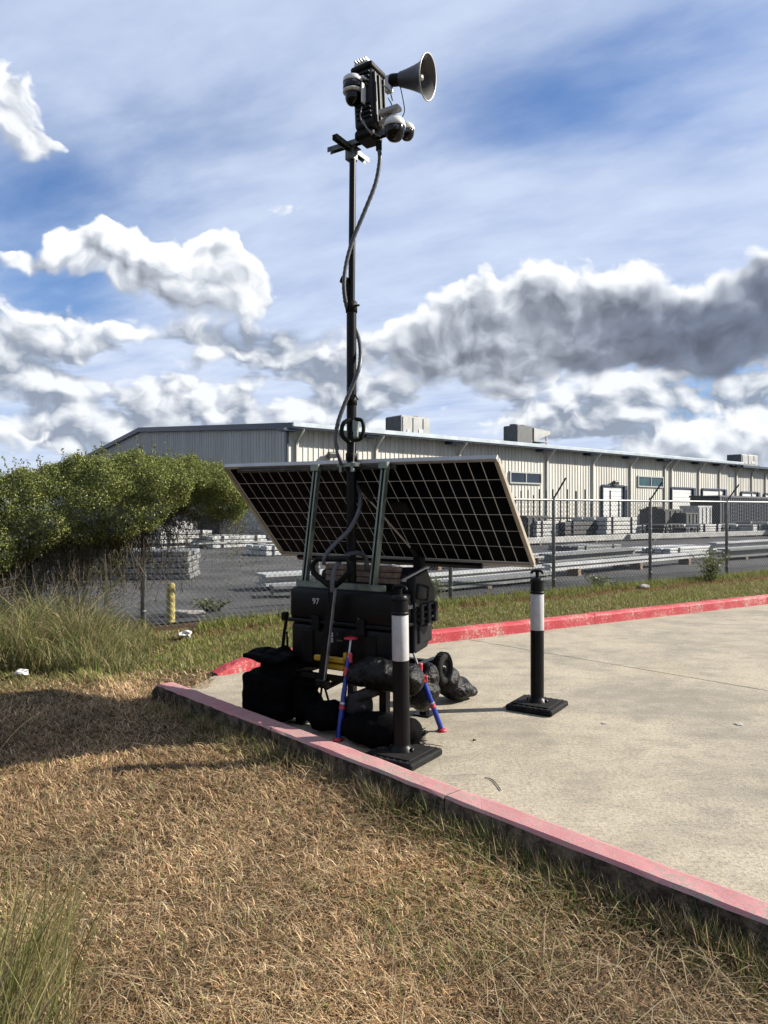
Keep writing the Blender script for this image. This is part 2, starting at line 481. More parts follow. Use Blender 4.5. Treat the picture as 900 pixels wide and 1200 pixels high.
M = dict(
    concrete=mat_concrete(), soil=mat_soil(),
    slab_side=mat('slab_edge', (.22, .20, .16), .9, var=.3, bump=.5),
    pink=mat_paint('faded_pink_paint', (.50, .215, .22), (.60, .31, .305), (.36, .31, .26), .565, 14),
    red=mat_paint('red_kerb_paint', (.48, .042, .058), (.56, .095, .105), (.52, .40, .34), .585, 12),
    kerbside=mat('kerb_concrete', (.075, .063, .048), .95, spec=.08, var=.3, vscale=11, bump=1.0, bscale=38, dist=.02, col2=(.21, .17, .125), ramp=(.40, .66)),
    asphalt=mat('yard_asphalt', (.060, .060, .062), .92, spec=.2, var=.25, vscale=.5, bump=.6, bscale=60, dist=.006, col2=(.105, .104, .102)),
    galv=mat('galvanised_steel', (.30, .31, .315), .55, .5, var=.18, vscale=9, rvar=.2),
    galv_d=mat('weathered_galvanised', (.20, .21, .21), .6, .2, var=.25, vscale=12),
    galv_l=mat('bright_galvanised_beam', (.55, .565, .565), .55, .25, var=.15, vscale=1.3),
    strut=mat('zinc_strut_channel', (.30, .35, .31), .42, .8, var=.22, vscale=14, rvar=.25),
    strut_d=mat('dark_zinc_strut', (.13, .14, .13), .45, .8, var=.3, vscale=20),
    alu=mat('anodised_aluminium', (.55, .54, .51), .4, .7, var=.08, vscale=8),
    alu_b=mat('panel_frame_beige', (.50, .44, .35), .45, .35, var=.1, vscale=8),
    black=mat('black_moulded_plastic', (.0045, .0045, .005), .40, spec=.15, var=.3, vscale=15, bump=.25, bscale=220, dist=.0012),
    black_m=mat('matt_black_plastic', (.0045, .0045, .0045), .6, spec=.15, var=.3, vscale=12, bump=.2, bscale=150, dist=.001),
    black_s=mat('black_painted_steel', (.0045, .0045, .005), .35, spec=.15, var=.25, vscale=20),
    case=mat('charcoal_case_plastic', (.013, .0145, .017), .45, spec=.18, var=.25, vscale=16, bump=.2, bscale=180, dist=.001),
    rubber=mat('black_rubber', (.013, .013, .013), .8, spec=.15, var=.35, vscale=18, bump=.7, bscale=70, dist=.004),
    bag=mat('black_vinyl_bag', (.0015, .0015, .0018), .36, spec=.22, var=.3, vscale=9, bump=1.0, bscale=34, dist=.016),
    bag_m=mat('black_canvas_bag', (.0022, .0022, .0024), .85, spec=.05, var=.3, vscale=12, bump=.6, bscale=20, dist=.01),
    bag_g=mat('grey_woven_bag', (.022, .023, .024), .6, spec=.2, var=.3, vscale=20, bump=.6, bscale=40, dist=.006),
    hose=mat('grey_flexible_conduit', (.075, .078, .088), .45, spec=.4, var=.15, vscale=30),
    white=mat('white_camera_shell', (.74, .74, .72), .38, var=.06, vscale=20),
    dome=mat('smoked_dome', (.003, .003, .0035), .12, spec=.28),
    lens=mat('lens_glass', (.01, .012, .02), .05, spec=.8),
    horn=mat('grey_horn_metal', (.06, .064, .075), .42, .35, var=.15, vscale=9),
    horn_in=mat('horn_inside', (.055, .055, .058), .5, .2, var=.12, vscale=9),
    horn_rim=mat('horn_rim_metal', (.42, .40, .38), .4, .6),
    yellow=mat('yellow_plastic', (.52, .30, .012), .45, var=.12, vscale=16),
    yellow_p=mat('weathered_yellow_paint', (.55, .46, .15), .7, var=.25, vscale=14, bump=.4),
    redp=mat('red_plastic', (.55, .02, .035), .4, var=.1),
    pinkp=mat('bright_red_grip', (.72, .06, .09), .4),
    blue=mat('blue_painted_tube', (.008, .035, .30), .32, spec=.4, var=.15),
    steel=mat('bright_steel_rod', (.55, .56, .57), .3, .9),
    band=mat('white_reflective_band', (.50, .50, .51), .35, var=.07, vscale=18, bump=.1, bscale=200, dist=.0005),
    mark=mat('white_lettering', (.62, .62, .60), .6),
    markg=mat('grey_lettering', (.22, .22, .22), .6),
    wood=mat('brown_timber', (.23, .155, .105), .8, var=.35, vscale=24, bump=.4, bscale=60),
    sheet=mat_sheet(),
    cell=mat('solar_cell', (.0010, .0013, .0032), .45, spec=.025, var=.25, vscale=3),
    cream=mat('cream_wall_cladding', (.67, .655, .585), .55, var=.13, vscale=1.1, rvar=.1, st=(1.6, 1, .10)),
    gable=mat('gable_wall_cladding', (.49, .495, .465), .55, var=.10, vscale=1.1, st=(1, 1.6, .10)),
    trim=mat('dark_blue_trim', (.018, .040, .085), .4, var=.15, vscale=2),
    fascia=mat('pale_blue_eave_metal', (.56, .63, .68), .38, .45, var=.12, vscale=1.2),
    roof=mat('metal_roof', (.33, .36, .38), .5, .3, var=.1, vscale=1),
    door=mat('white_roller_door', (.78, .78, .76), .5, var=.05, vscale=1.5),
    frame=mat('window_frame_metal', (.40, .42, .42), .5, .3),
    glass=mat('dark_window_glass', (.012, .022, .038), .06, spec=.9, var=.2, vscale=1),
    glass_g=mat('green_window_glass', (.035, .085, .10), .08, spec=.8, var=.2, vscale=1),
    unit=mat('grey_air_unit', (.38, .385, .38), .55, .2, var=.12, vscale=2),
    unit_d=mat('dark_air_unit', (.075, .080, .085), .6, var=.2, vscale=3),
    container=mat('slate_container', (.055, .063, .078), .55, var=.2, vscale=1.0),
    darkpile=mat('dark_steel_stack', (.05, .052, .055), .7, var=.35, vscale=5),
    palepile=mat('pale_stacked_stock', (.55, .55, .53), .7, var=.2, vscale=4),
    kraft=mat('pale_grey_crate', (.42, .42, .40), .75, var=.25, vscale=4),
    blade=mat_blade('grass_blade'), leaf=mat_blade('vine_leaf', .30, .5),
    stem=mat('woody_stem', (.080, .062, .042), .85, var=.35, vscale=30),
    twig=mat('dark_twig', (.03, .022, .016), .85, var=.3, vscale=40),
    litter=mat('white_litter', (.72, .71, .68), .7, var=.15, vscale=20, bump=.4),
    stone=mat('pale_stone', (.40, .38, .34), .9, var=.25, vscale=20, bump=.6),
)
# ------------------------------------------------------------------ the setting: ground, yard, pavement, kerbs
K0 = Vector((-1.885, 5.933, 0)); KD = Vector((0.681, -0.733, 0)).normalized(); KN = Vector((-KD.y, KD.x, 0))   # near kerb: start, direction, towards pavement
FENCE0 = Vector((-3.08, 9.28, 0)); FD = Vector((1, 0.68, 0)).normalized(); FN = Vector((FD.y, -FD.x, 0))       # fence line, FN faces the pavement

gm = MB()
gm.add([(-1500, -300, -.012), (1500, -300, -.012), (1500, 2600, -.012), (-1500, 2600, -.012)], [(0, 1, 2, 3)])
tag(gm.build('ground', M['soil']), kind='structure')

ym = MB()
a = FENCE0 - FD * 60 + Vector((0, 0, .004)) - FN * .45; b = FENCE0 + FD * 160 + Vector((0, 0, .004)) - FN * .45
ym.add([a, b, b - FN * 220, a - FN * 220], [(0, 1, 2, 3)])
tag(ym.build('yard_asphalt', M['asphalt']), kind='structure')

# far kerb path (foot of its painted face)
FK = [(-1.55, 6.78), (-.45, 7.70), (.494, 8.392), (2.87, 9.86), (6.34, 11.98), (10.5, 14.5), (22, 21.5)]
FKP = [Vector((x, y, 0)) for x, y in FK]

pave = empty('pavement'); tag(pave, kind='structure')
poly = [K0 + KN * .14 + KD * .02, *[p + Vector((-.03, .05, 0)) for p in FKP], Vector((30, 8, 0)), Vector((24, -12, 0)), K0 + KN * .14 + KD * 13]
def slab_cut(poly, n0, n1, a0, a1, gap=.008):
    bm = bmesh.new()
    bm.faces.new([bm.verts.new(p) for p in poly])
    for (nv, lo, hi) in ((KN, n0, n1), (KD, a0, a1)):
        for d, s in ((lo + gap, -1), (hi - gap, 1)):
            geom = list(bm.verts) + list(bm.edges) + list(bm.faces)
            bmesh.ops.bisect_plane(bm, geom=geom, plane_co=K0 + nv * d, plane_no=nv * s, clear_outer=True)
            if not bm.faces: return None
    bmesh.ops.triangulate(bm, faces=list(bm.faces))
    bmesh.ops.dissolve_limit(bm, angle_limit=0.01, verts=list(bm.verts), edges=list(bm.edges))
    r = bmesh.ops.extrude_face_region(bm, geom=list(bm.faces))
    for v in [e for e in r['geom'] if isinstance(e, bmesh.types.BMVert)]: v.co.z -= .11
    bmesh.ops.recalc_face_normals(bm, faces=list(bm.faces))
    return bm
for n0, n1 in ((0, 4.0), (4.0, 8.2), (8.2, 12.4), (12.4, 17), (17, 30)):
    for a0, a1 in ((-30, 5.6), (5.6, 11), (11, 40)):
        bm = slab_cut(poly, n0, n1, a0, a1)
        if bm is None: continue
        me = bpy.data.meshes.new('slab'); bm.to_mesh(me); bm.free()
        if not me.polygons: continue
        o = bpy.data.objects.new('slab', me); me.materials.append(M['concrete']); COL.objects.link(o); o.parent = pave

def kerb_piece(p0, p1, h, w, up, face, into, wob=.0, bl=.02, ends=(0, 0), endlen=.10, drop=.06):
    """one kerb length; 'into' points to the painted pavement side"""
    d = (p1 - p0); L = d.length; d.normalize()
    n = max(2, int(L / (.05 if ends[0] else .12)))
    prof = [(0, -.1), (0, h * .80), (.012, h * .94), (.035, h), (w - bl, h), (w, h - bl), (w, -.1)]   # 0 = painted face side, going away
    m = MB(); mf = MB(); vs = []
    for i in range(n + 1):
        t = i / n
        c = p0 + d * (L * t)
        e = 0.0
        if ends[0]: e = max(e, (1 - min(1, t * L / endlen)) ** 1.6 * drop)
        if ends[1]: e = max(e, (1 - min(1, (1 - t) * L / endlen)) ** 1.6 * drop)
        for k, (o_, z) in enumerate(prof):
            jx, jz = (rng.normal(0, wob), rng.normal(0, wob)) if 0 < k < len(prof) - 1 else (0, 0)
            vs.append(c - into * (o_ + jx) + Vector((0, 0, (z - e * (1 if z > 0 else 0)) + jz)))
    P = len(prof); ft = []; fs = []
    for i in range(n):
        for k in range(P - 1):
            q = (i * P + k, i * P + k + 1, (i + 1) * P + k + 1, (i + 1) * P + k)
            (ft if k < 5 else fs).append(q)
    fs += [tuple(range(P)), tuple(n * P + k for k in range(P - 1, -1, -1))]
    me = bpy.data.meshes.new('kerb_segment')
    me.from_pydata(vs, [], ft + fs)
    me.materials.append(up); me.materials.append(face)
    me.polygons.foreach_set('material_index', [0] * len(ft) + [1] * len(fs))
    bm = bmesh.new(); bm.from_mesh(me); bmesh.ops.recalc_face_normals(bm, faces=list(bm.faces)); bm.to_mesh(me); bm.free()
    o = bpy.data.objects.new('kerb_segment', me); COL.objects.link(o)
    return o

nk = empty('kerb'); tag(nk, kind='structure')
s0 = -.03
for i, L in enumerate((1.72, 1.52, 1.6, 1.55, 1.6, 1.6, 1.6)):
    p0 = K0 + KN * .155 + KD * s0; p1 = K0 + KN * .155 + KD * (s0 + L - .006)
    o = kerb_piece(p0, p1, .14, .155, M['pink'], M['kerbside'], KN, .0017, .014, ends=(1 if i == 0 else 0, 0)); o.parent = nk
    s0 += L
fk = empty('kerb'); tag(fk, kind='structure')
cuts = []
for i in range(len(FKP) - 1):
    L = (FKP[i + 1] - FKP[i]).length; n = max(1, round(L / 2.4))
    for k in range(n):
        cuts.append((FKP[i].lerp(FKP[i + 1], k / n), FKP[i].lerp(FKP[i + 1], (k + 1) / n)))
for i, (p0, p1) in enumerate(cuts):
    d = (p1 - p0).normalized(); into = Vector((d.y, -d.x, 0))
    o = kerb_piece(p0, p1 - d * .008, .135, .17, M['red'], M['kerbside'], into, .002, ends=(1 if i == 0 else 0, 0), endlen=.5, drop=.115); o.parent = fk

# ------------------------------------------------------------------ grass
def side_of_kerbs(P):
    """True where lawn grows: outside the paved wedge, this side of the fence"""
    rel = P[:, :2] - np.array([K0.x, K0.y])
    n = rel @ np.array([KN.x, KN.y]); s = rel @ np.array([KD.x, KD.y])
    # below the far kerb path?
    fy = np.interp(P[:, 0], [p.x for p in FKP], [p.y for p in FKP])
    inside = (n > -.005) & (P[:, 1] < fy + .19) & (P[:, 0] > -1.9) & ~((s < -.03) & (P[:, 0] < -1.55))
    return ~inside

def blades(name, P, h, ang, lean, w, cols, material, droop=.35, twist=None):
    """P base points (n,3); each blade bends over towards ang by lean (fraction of h)"""
    n = len(P)
    dx, dy = np.cos(ang), np.sin(ang)
    ta = ang + math.pi / 2 if twist is None else twist
    wx, wy = np.cos(ta) * w, np.sin(ta) * w
    V = np.zeros((n, 5, 3), np.float32)
    up1 = h * .52 * np.clip(1 - lean * .58, .12, 1); up2 = h * np.clip(1 - lean * .80, .08, 1)
    o1 = h * lean * .44; o2 = h * lean
    V[:, 0] = P; V[:, 1] = P
    V[:, 0, 0] -= wx; V[:, 0, 1] -= wy; V[:, 1, 0] += wx; V[:, 1, 1] += wy
    V[:, 2] = P; V[:, 3] = P; V[:, 4] = P
    V[:, 2, 0] += dx * o1 + wx * .75; V[:, 2, 1] += dy * o1 + wy * .75; V[:, 2, 2] += up1
    V[:, 3, 0] += dx * o1 - wx * .75; V[:, 3, 1] += dy * o1 - wy * .75; V[:, 3, 2] += up1
    V[:, 4, 0] += dx * o2; V[:, 4, 1] += dy * o2; V[:, 4, 2] += np.maximum(up2, .004)
    idx = np.arange(n, dtype=np.int32)[:, None] * 5
    quads = idx + np.array([0, 1, 2, 3], np.int32); tris = idx + np.array([3, 2, 4], np.int32)
    me = bpy.data.meshes.new(name)
    me.vertices.add(n * 5); me.vertices.foreach_set('co', V.reshape(-1))
    me.loops.add(n * 7); me.polygons.add(n * 2)
    loops = np.concatenate([quads, tris], axis=1).reshape(-1)
    me.loops.foreach_set('vertex_index', loops)
    st = (np.arange(n, dtype=np.int32)[:, None] * 7 + np.array([0, 4], np.int32)).reshape(-1)
    me.polygons.foreach_set('loop_start', st)
    me.update(calc_edges=True)
    at_ = me.attributes.new('Col', 'FLOAT_COLOR', 'POINT')
    C = np.ones((n, 5, 4), np.float32)
    C[:, :, :3] = cols[:, None, :] * ALB
    at_.data.foreach_set('color', C.reshape(-1))
    me.materials.append(material)
    o = bpy.data.objects.new(name, me); COL.objects.link(o)
    return o

_tab = rng.random((64, 64))
def vnoise(x, y, s):
    x = x * s; y = y * s
    xi = np.floor(x).astype(int); yi = np.floor(y).astype(int); fx = x - xi; fy = y - yi
    fx = fx * fx * (3 - 2 * fx); fy = fy * fy * (3 - 2 * fy)
    t = lambda i, j: _tab[i % 64, j % 64]
    return (t(xi, yi) * (1 - fx) + t(xi + 1, yi) * fx) * (1 - fy) + (t(xi, yi + 1) * (1 - fx) + t(xi + 1, yi + 1) * fx) * fy
def pick(pal, n, p=None):
    return np.array(pal)[rng.choice(len(pal), n, p=p)]
def in_view(n, y0, y1, power, margin=.12):
    """scatter over the ground wedge this side of the fence, denser near the viewer"""
    u = rng.random(n)
    if power == 1: y = y0 * (y1 / y0) ** u
    else: y = (y0 ** (1 - power) + u * (y1 ** (1 - power) - y0 ** (1 - power))) ** (1 / (1 - power))
    x = (rng.random(n) - .5) * 2 * (.53 + margin) * (y + .5)
    return np.stack([x, y, np.full(n, -.012)], 1)

DRY = [(.50, .345, .190), (.59, .435, .255), (.36, .235, .122), (.22, .138, .070), (.68, .54, .34), (.12, .075, .038), (.44, .290, .168)]
GREEN = [(.115, .155, .035), (.16, .19, .045), (.085, .115, .028), (.21, .21, .065), (.27, .25, .09)]

C_ = in_view(36000, 1.9, 11.5, 1.3)                      # tufts, then blades round each tuft
ti = rng.integers(0, len(C_), 430000)
toff = rng.normal(0, 1, (430000, 2)) * (.016 + .014 * rng.random(430000))[:, None]
P = C_[ti].copy(); P[:, :2] += toff
loose = rng.random(430000) < .38
P[loose, :2] += rng.normal(0, .06, (loose.sum(), 2))
outward = np.arctan2(toff[:, 1], toff[:, 0])
tone = rng.uniform(.62, 1.22, len(C_))[ti]
_k = side_of_kerbs(P); P, outward, tone = P[_k], outward[_k], tone[_k]
fd = (P[:, :2] - np.array([FENCE0.x, FENCE0.y])) @ np.array([FN.x, FN.y])       # metres this side of the fence
_k = fd > .1; P, outward, tone, fd = P[_k], outward[_k], tone[_k], fd[_k]
kn = (P[:, :2] - np.array([K0.x, K0.y])) @ np.array([KN.x, KN.y])
near_kerb = np.clip(1 + kn / .35, 0, 1) * (kn < 0)
thin = vnoise(P[:, 0], P[:, 1], 1.7) * .5 + vnoise(P[:, 0] + 9, P[:, 1], 5.0) * .5
keep = rng.random(len(P)) < np.clip(.45 + 1.1 * thin, .35, 1)
P, fd, near_kerb, thin, outward, tone = P[keep], fd[keep], near_kerb[keep], thin[keep], outward[keep], tone[keep]
n = len(P)
# greenness: verge towards the fence is green, the near lawn is parched
verge = np.clip((3.0 - fd) / 1.4, 0, 1)
farside = (P[:, 1] > np.interp(P[:, 0], [p.x for p in FKP], [p.y for p in FKP])) & (P[:, 0] > -1.6)
verge = np.where(farside, np.maximum(verge, .75), verge)
patch = vnoise(P[:, 0] + 3, P[:, 1] + 5, .9)
dirtline = farside & (fd < .75) & (vnoise(P[:, 0], P[:, 1], 1.5) > .30)
gprob = np.clip(verge * (.45 + .7 * patch) + near_kerb * .35 * (patch > .3) + .03 + .10 * (patch > .8), 0, .95)
gprob = np.where(dirtline, .15, gprob)
isg = rng.random(n) < gprob
cols = np.where(isg[:, None], pick(GREEN, n), pick(DRY, n, [.2, .18, .18, .12, .12, .08, .12]))
cols = cols * (0.50 + .55 * vnoise(P[:, 0], P[:, 1], 2.2)[:, None] + .36 * rng.random((n, 1))) * tone[:, None] * 1.42
brn = np.clip(vnoise(P[:, 0] + 31, P[:, 1] + 17, .75) * .7 + vnoise(P[:, 0], P[:, 1] + 40, 3.0) * .5 - .35, 0, .75)[:, None] * (~isg)[:, None]
cols = cols * (1 - brn) + cols * np.array([.76, .67, .58]) * brn
h = np.where(isg, rng.uniform(.04, .10, n), rng.uniform(.025, .092, n)) * (.7 + .6 * thin)
h = h * (1 + near_kerb * 1.8 * rng.random(n))
lean = np.where(isg, rng.uniform(.25, .95, n), rng.uniform(.55, 1.15, n))
w = rng.uniform(.0007, .0019, n) * (1 + P[:, 1] * .22)
swirl = vnoise(P[:, 0], P[:, 1], 1.2) * 7
ang = np.where(rng.random(n) < .30, swirl + rng.normal(0, .7, n), outward + rng.normal(0, .8, n))
o = blades('lawn_grass', P, h, ang, lean, w, cols, M['blade'])
tag(o, 'parched brown lawn grass turning green along the verge by the fence', 'grass', kind='stuff')

# mown verge between the far kerb and the fence
n = 110000
s = rng.uniform(-1.0, 15.5, n); f = rng.uniform(.02, 3.0, n)
P = np.array(FENCE0)[None] + np.outer(s, np.array(FD)) + np.outer(f, np.array(FN)); P[:, 2] = -.012
kf = P[:, 1] - np.interp(P[:, 0], [p.x for p in FKP], [p.y for p in FKP])
ok = (kf > .20) & (P[:, 0] > -2.4); P, f, kf = P[ok], f[ok], kf[ok]; n = len(P)
pat = vnoise(P[:, 0], P[:, 1], .8); soil = (np.abs(f - .62 - .25 * (vnoise(P[:, 0], P[:, 0] * 0, .9) - .5)) < .16) & (vnoise(P[:, 0], P[:, 1], 1.9) > .25)
tall = np.clip((.55 - f) / .3, 0, 1)
isg = rng.random(n) < np.where(soil, .18, np.clip(.58 + .35 * pat + .3 * tall, 0, .97))
cols = np.where(isg[:, None], pick([(.20, .27, .05), (.27, .31, .07), (.33, .33, .09), (.15, .20, .04), (.38, .34, .12)], n), pick(DRY, n)) * rng.uniform(.7, 1.15, (n, 1))
cols = np.where((soil & ~isg)[:, None], cols * np.array([.75, .6, .5]), cols)
o = blades('verge_grass', P, rng.uniform(.04, .10, n) * (1 + tall * 1.8), rng.uniform(0, 6.283, n), rng.uniform(.2, .9, n), rng.uniform(.003, .006, n), cols, M['blade'])
tag(o, 'green mown verge grass between the red kerb and the fence', 'grass', kind='stuff')

# long straws lying over the parched lawn
P = in_view(1500, 2.0, 5.5, 1.4); P = P[side_of_kerbs(P)]; P[:, 2] = .015; n = len(P)
o = blades('fallen_straw', P, rng.uniform(.10, .32, n), rng.uniform(0, 6.283, n), rng.uniform(1.1, 1.25, n), rng.uniform(.0009, .0016, n), pick([(.50, .40, .24), (.42, .31, .17), (.56, .47, .30)], n), M['blade'])
tag(o, 'long pale straws lying scattered over the parched lawn', 'straw', kind='stuff')

# tufts against the near kerb
n = 15000
s = rng.uniform(-.1, 5.6, n); P = np.array([K0 - KN * .02])[0] + np.outer(s, np.array(KD)) - np.outer(np.abs(rng.normal(0, .06, n)) + .01, np.array(KN)); P[:, 2] = -.012
cl = vnoise(s * 3.1, s * 0, 1.6); kp = rng.random(n) < np.clip(cl * 1.6 - .25, .05, 1); P = P[kp]; n = len(P)
isg = rng.random(n) < .35
o = blades('kerb_grass', P, rng.uniform(.05, .19, n), rng.uniform(0, 6.283, n), rng.uniform(.2, .9, n), rng.uniform(.0010, .0022, n), np.where(isg[:, None], pick(GREEN, n), pick(DRY, n)), M['blade'])
tag(o, 'ragged longer grass along the foot of the pink kerb', 'grass', kind='stuff')
# ------------------------------------------------------------------ weeds, vine, tall grass
def arcs(name, base, tops, col_pal, width, material, seg=5, droop=.25):
    """long arching blades as ribbons"""
    m_v, m_f, cs = [], [], []
    for p, t in zip(base, tops):
        p = np.array(p); t = np.array(t); d = t - p; L = np.linalg.norm(d)
        side = np.cross(d, [0, 0, 1]) + rng.normal(0, .3, 3) * L; side /= np.linalg.norm(side) + 1e-9
        c = np.array(col_pal[rng.integers(len(col_pal))]) * rng.uniform(.7, 1.2)
        wv = width * rng.uniform(.6, 1.3); o = len(m_v)
        for k in range(seg + 1):
            u = k / seg
            q = p + d * u + np.array([0, 0, 1]) * (L * droop * (u * (1 - u)) * 1.6) + np.array([d[0], d[1], 0]) * (u * u - u) * .3
            ww = wv * (1 - u) ** .6 + .0002
            m_v += [tuple(q - side * ww), tuple(q + side * ww)]; cs += [c, c]
        for k in range(seg): m_f.append((o + 2 * k, o + 2 * k + 1, o + 2 * k + 3, o + 2 * k + 2))
    me = bpy.data.meshes.new(name); me.from_pydata(m_v, [], m_f)
    at_ = me.attributes.new('Col', 'FLOAT_COLOR', 'POINT')
    C = np.ones((len(m_v), 4), np.float32); C[:, :3] = np.array(cs) * ALB; at_.data.foreach_set('color', C.reshape(-1))
    me.materials.append(material)
    ob = bpy.data.objects.new(name, me); COL.objects.link(ob); return ob

# rank grass at the viewer's feet, lower left
base, tops = [], []
for i in range(1900):
    x = -1.25 + abs(rng.normal(0, .34)) * (1 if rng.random() < .8 else -1); y = rng.uniform(1.35, 2.6)
    if x > -.52 - (y - 1.35) * .50: continue
    hgt = rng.uniform(.06, .40) * (1.1 if x < -.9 else .7)
    a = rng.normal(.55, .9); l = hgt * rng.uniform(.25, .8)
    base.append((x, y, -.01)); tops.append((x + math.cos(a) * l, y + math.sin(a) * l, hgt))
o = arcs('rank_grass', base, tops, [(.30, .27, .10), (.40, .33, .15), (.17, .20, .05), (.23, .24, .07), (.48, .40, .21)], .0019, M['blade'], 6)
tag(o, 'tall yellow green rank grass in the near bottom corner of the lawn', 'grass', kind='stuff')
# single seed stalks
stalks = [((-1.22, 2.35), (-.98, 2.62, .74)), ((-.95, 2.2), (-.42, 2.75, .42)), ((-.62, 2.35), (-.16, 2.95, .30)), ((-.7, 2.0), (-.15, 2.45, .36)), ((-2.2, 3.9), (-2.02, 4.3, .36))]
base = [(x, y, 0) for (x, y), _ in stalks]; tops = [t for _, t in stalks]
o = arcs('seed_stalks', base, tops, [(.55, .45, .27), (.50, .40, .22)], .0028, M['blade'], 8, .3)
tag(o, 'thin straw coloured seed stalks leaning over the near lawn', 'grass', kind='stuff')

# weeds in front of the vine, left edge
base, tops = [], []
for i in range(11000):
    px = rng.uniform(-70, 178); D = rng.uniform(6.9, 9.2)
    x = (px - 450) / FPX * D
    fdist = (x - FENCE0.x) * FN.x + (D - FENCE0.y) * FN.y
    if fdist < .05 or fdist > 2.3: continue
    edge = max(0, (px - 120) / 60)
    hgt = rng.uniform(.06, .48) * (1 - .65 * edge) * (1.15 - .35 * fdist) * (1.9 if px < 50 else 1.35 if px < 110 else 1) * (.6 + .8 * float(vnoise(np.array([x]), np.array([D]), 2.2)[0]))
    if hgt < .05: continue
    a = rng.uniform(0, 6.283); l = hgt * rng.uniform(.3, 1.3)
    base.append((x, D, -.01)); tops.append((x + math.cos(a) * l, D + math.sin(a) * l, hgt))
o = arcs('weeds', base, tops, [(.15, .19, .05), (.20, .23, .07), (.29, .27, .10), (.10, .135, .035), (.42, .35, .18), (.13, .17, .045), (.24, .25, .085), (.36, .28, .14), (.22, .16, .085), (.45, .38, .22)], .0038, M['blade'], 4, .45)
tag(o, 'overgrown weeds and dry stems in front of the vine covered fence', 'weeds', kind='stuff')

# broad pale blades poking out of the weeds
for k, (p0, p1) in enumerate((((93, 704), (101, 686)), ((124, 694), (125, 671)), ((113, 760), (116, 720)), ((128, 676), (148, 671)))):
    a_, b_ = at(*p0, 8.6), at(*p1, 8.55); a_.z = max(a_.z - .15, 0)
    dv = (b_ - a_); sd_ = Vector((1, .2, 0)).normalized() * .022
    m = MB(); m.add([a_ - sd_ * .5, a_ + sd_ * .5, a_ + dv * .55 + sd_, a_ + dv * .55 - sd_, b_], [(0, 1, 2, 3), (3, 2, 4)])
    if k == 0: mm = mat('broad_blade', (.42, .42, .20), .6)
    o = m.build('grass_blade', mm)
    tag(o, ['broad pale blade leaning in the weeds left of its neighbours', 'upright pale broad blade between two others in the weeds', 'long dry blade low in the weeds near the lawn edge', 'bent green blade arching towards the fence post'][k], 'grass blade')

def leaf_cloud(name, pts, size, pal, parent, flat=.35):
    n = len(pts)
    nrm = rng.normal(0, 1, (n, 3)); nrm[:, 2] += flat; nrm /= np.linalg.norm(nrm, axis=1)[:, None]
    t = rng.normal(0, 1, (n, 3)); t -= nrm * np.sum(t * nrm, 1)[:, None]; t /= np.linalg.norm(t, axis=1)[:, None]
    b_ = np.cross(nrm, t)
    s = (size * rng.uniform(.55, 1.35, n))[:, None]
    V = np.stack([pts - t * s, pts + b_ * s * .48 + nrm * s * .12, pts + t * s, pts - b_ * s * .48 + nrm * s * .12], 1)
    me = bpy.data.meshes.new(name)
    me.vertices.add(n * 4); me.vertices.foreach_set('co', V.astype(np.float32).reshape(-1))
    me.loops.add(n * 4); me.polygons.add(n)
    me.loops.foreach_set('vertex_index', np.arange(n * 4, dtype=np.int32)); me.polygons.foreach_set('loop_start', np.arange(n, dtype=np.int32) * 4)
    me.update(calc_edges=True)
    at_ = me.attributes.new('Col', 'FLOAT_COLOR', 'POINT')
    C = np.ones((n, 4, 4), np.float32); C[:, :, :3] = (pick(pal, n) * rng.uniform(.7, 1.3, (n, 1)) * ALB * 1.12)[:, None, :]
    at_.data.foreach_set('color', C.reshape(-1)); me.materials.append(M['leaf'])
    o = bpy.data.objects.new(name, me); COL.objects.link(o); o.parent = parent; return o

VINE = [(.13, .17, .04), (.18, .225, .052), (.25, .285, .075), (.08, .105, .026), (.34, .34, .11), (.20, .225, .065)]
vine = empty('creeping_vine'); tag(vine, 'dense green creeper heaped over the chain link fence beside the weeds', 'vine')
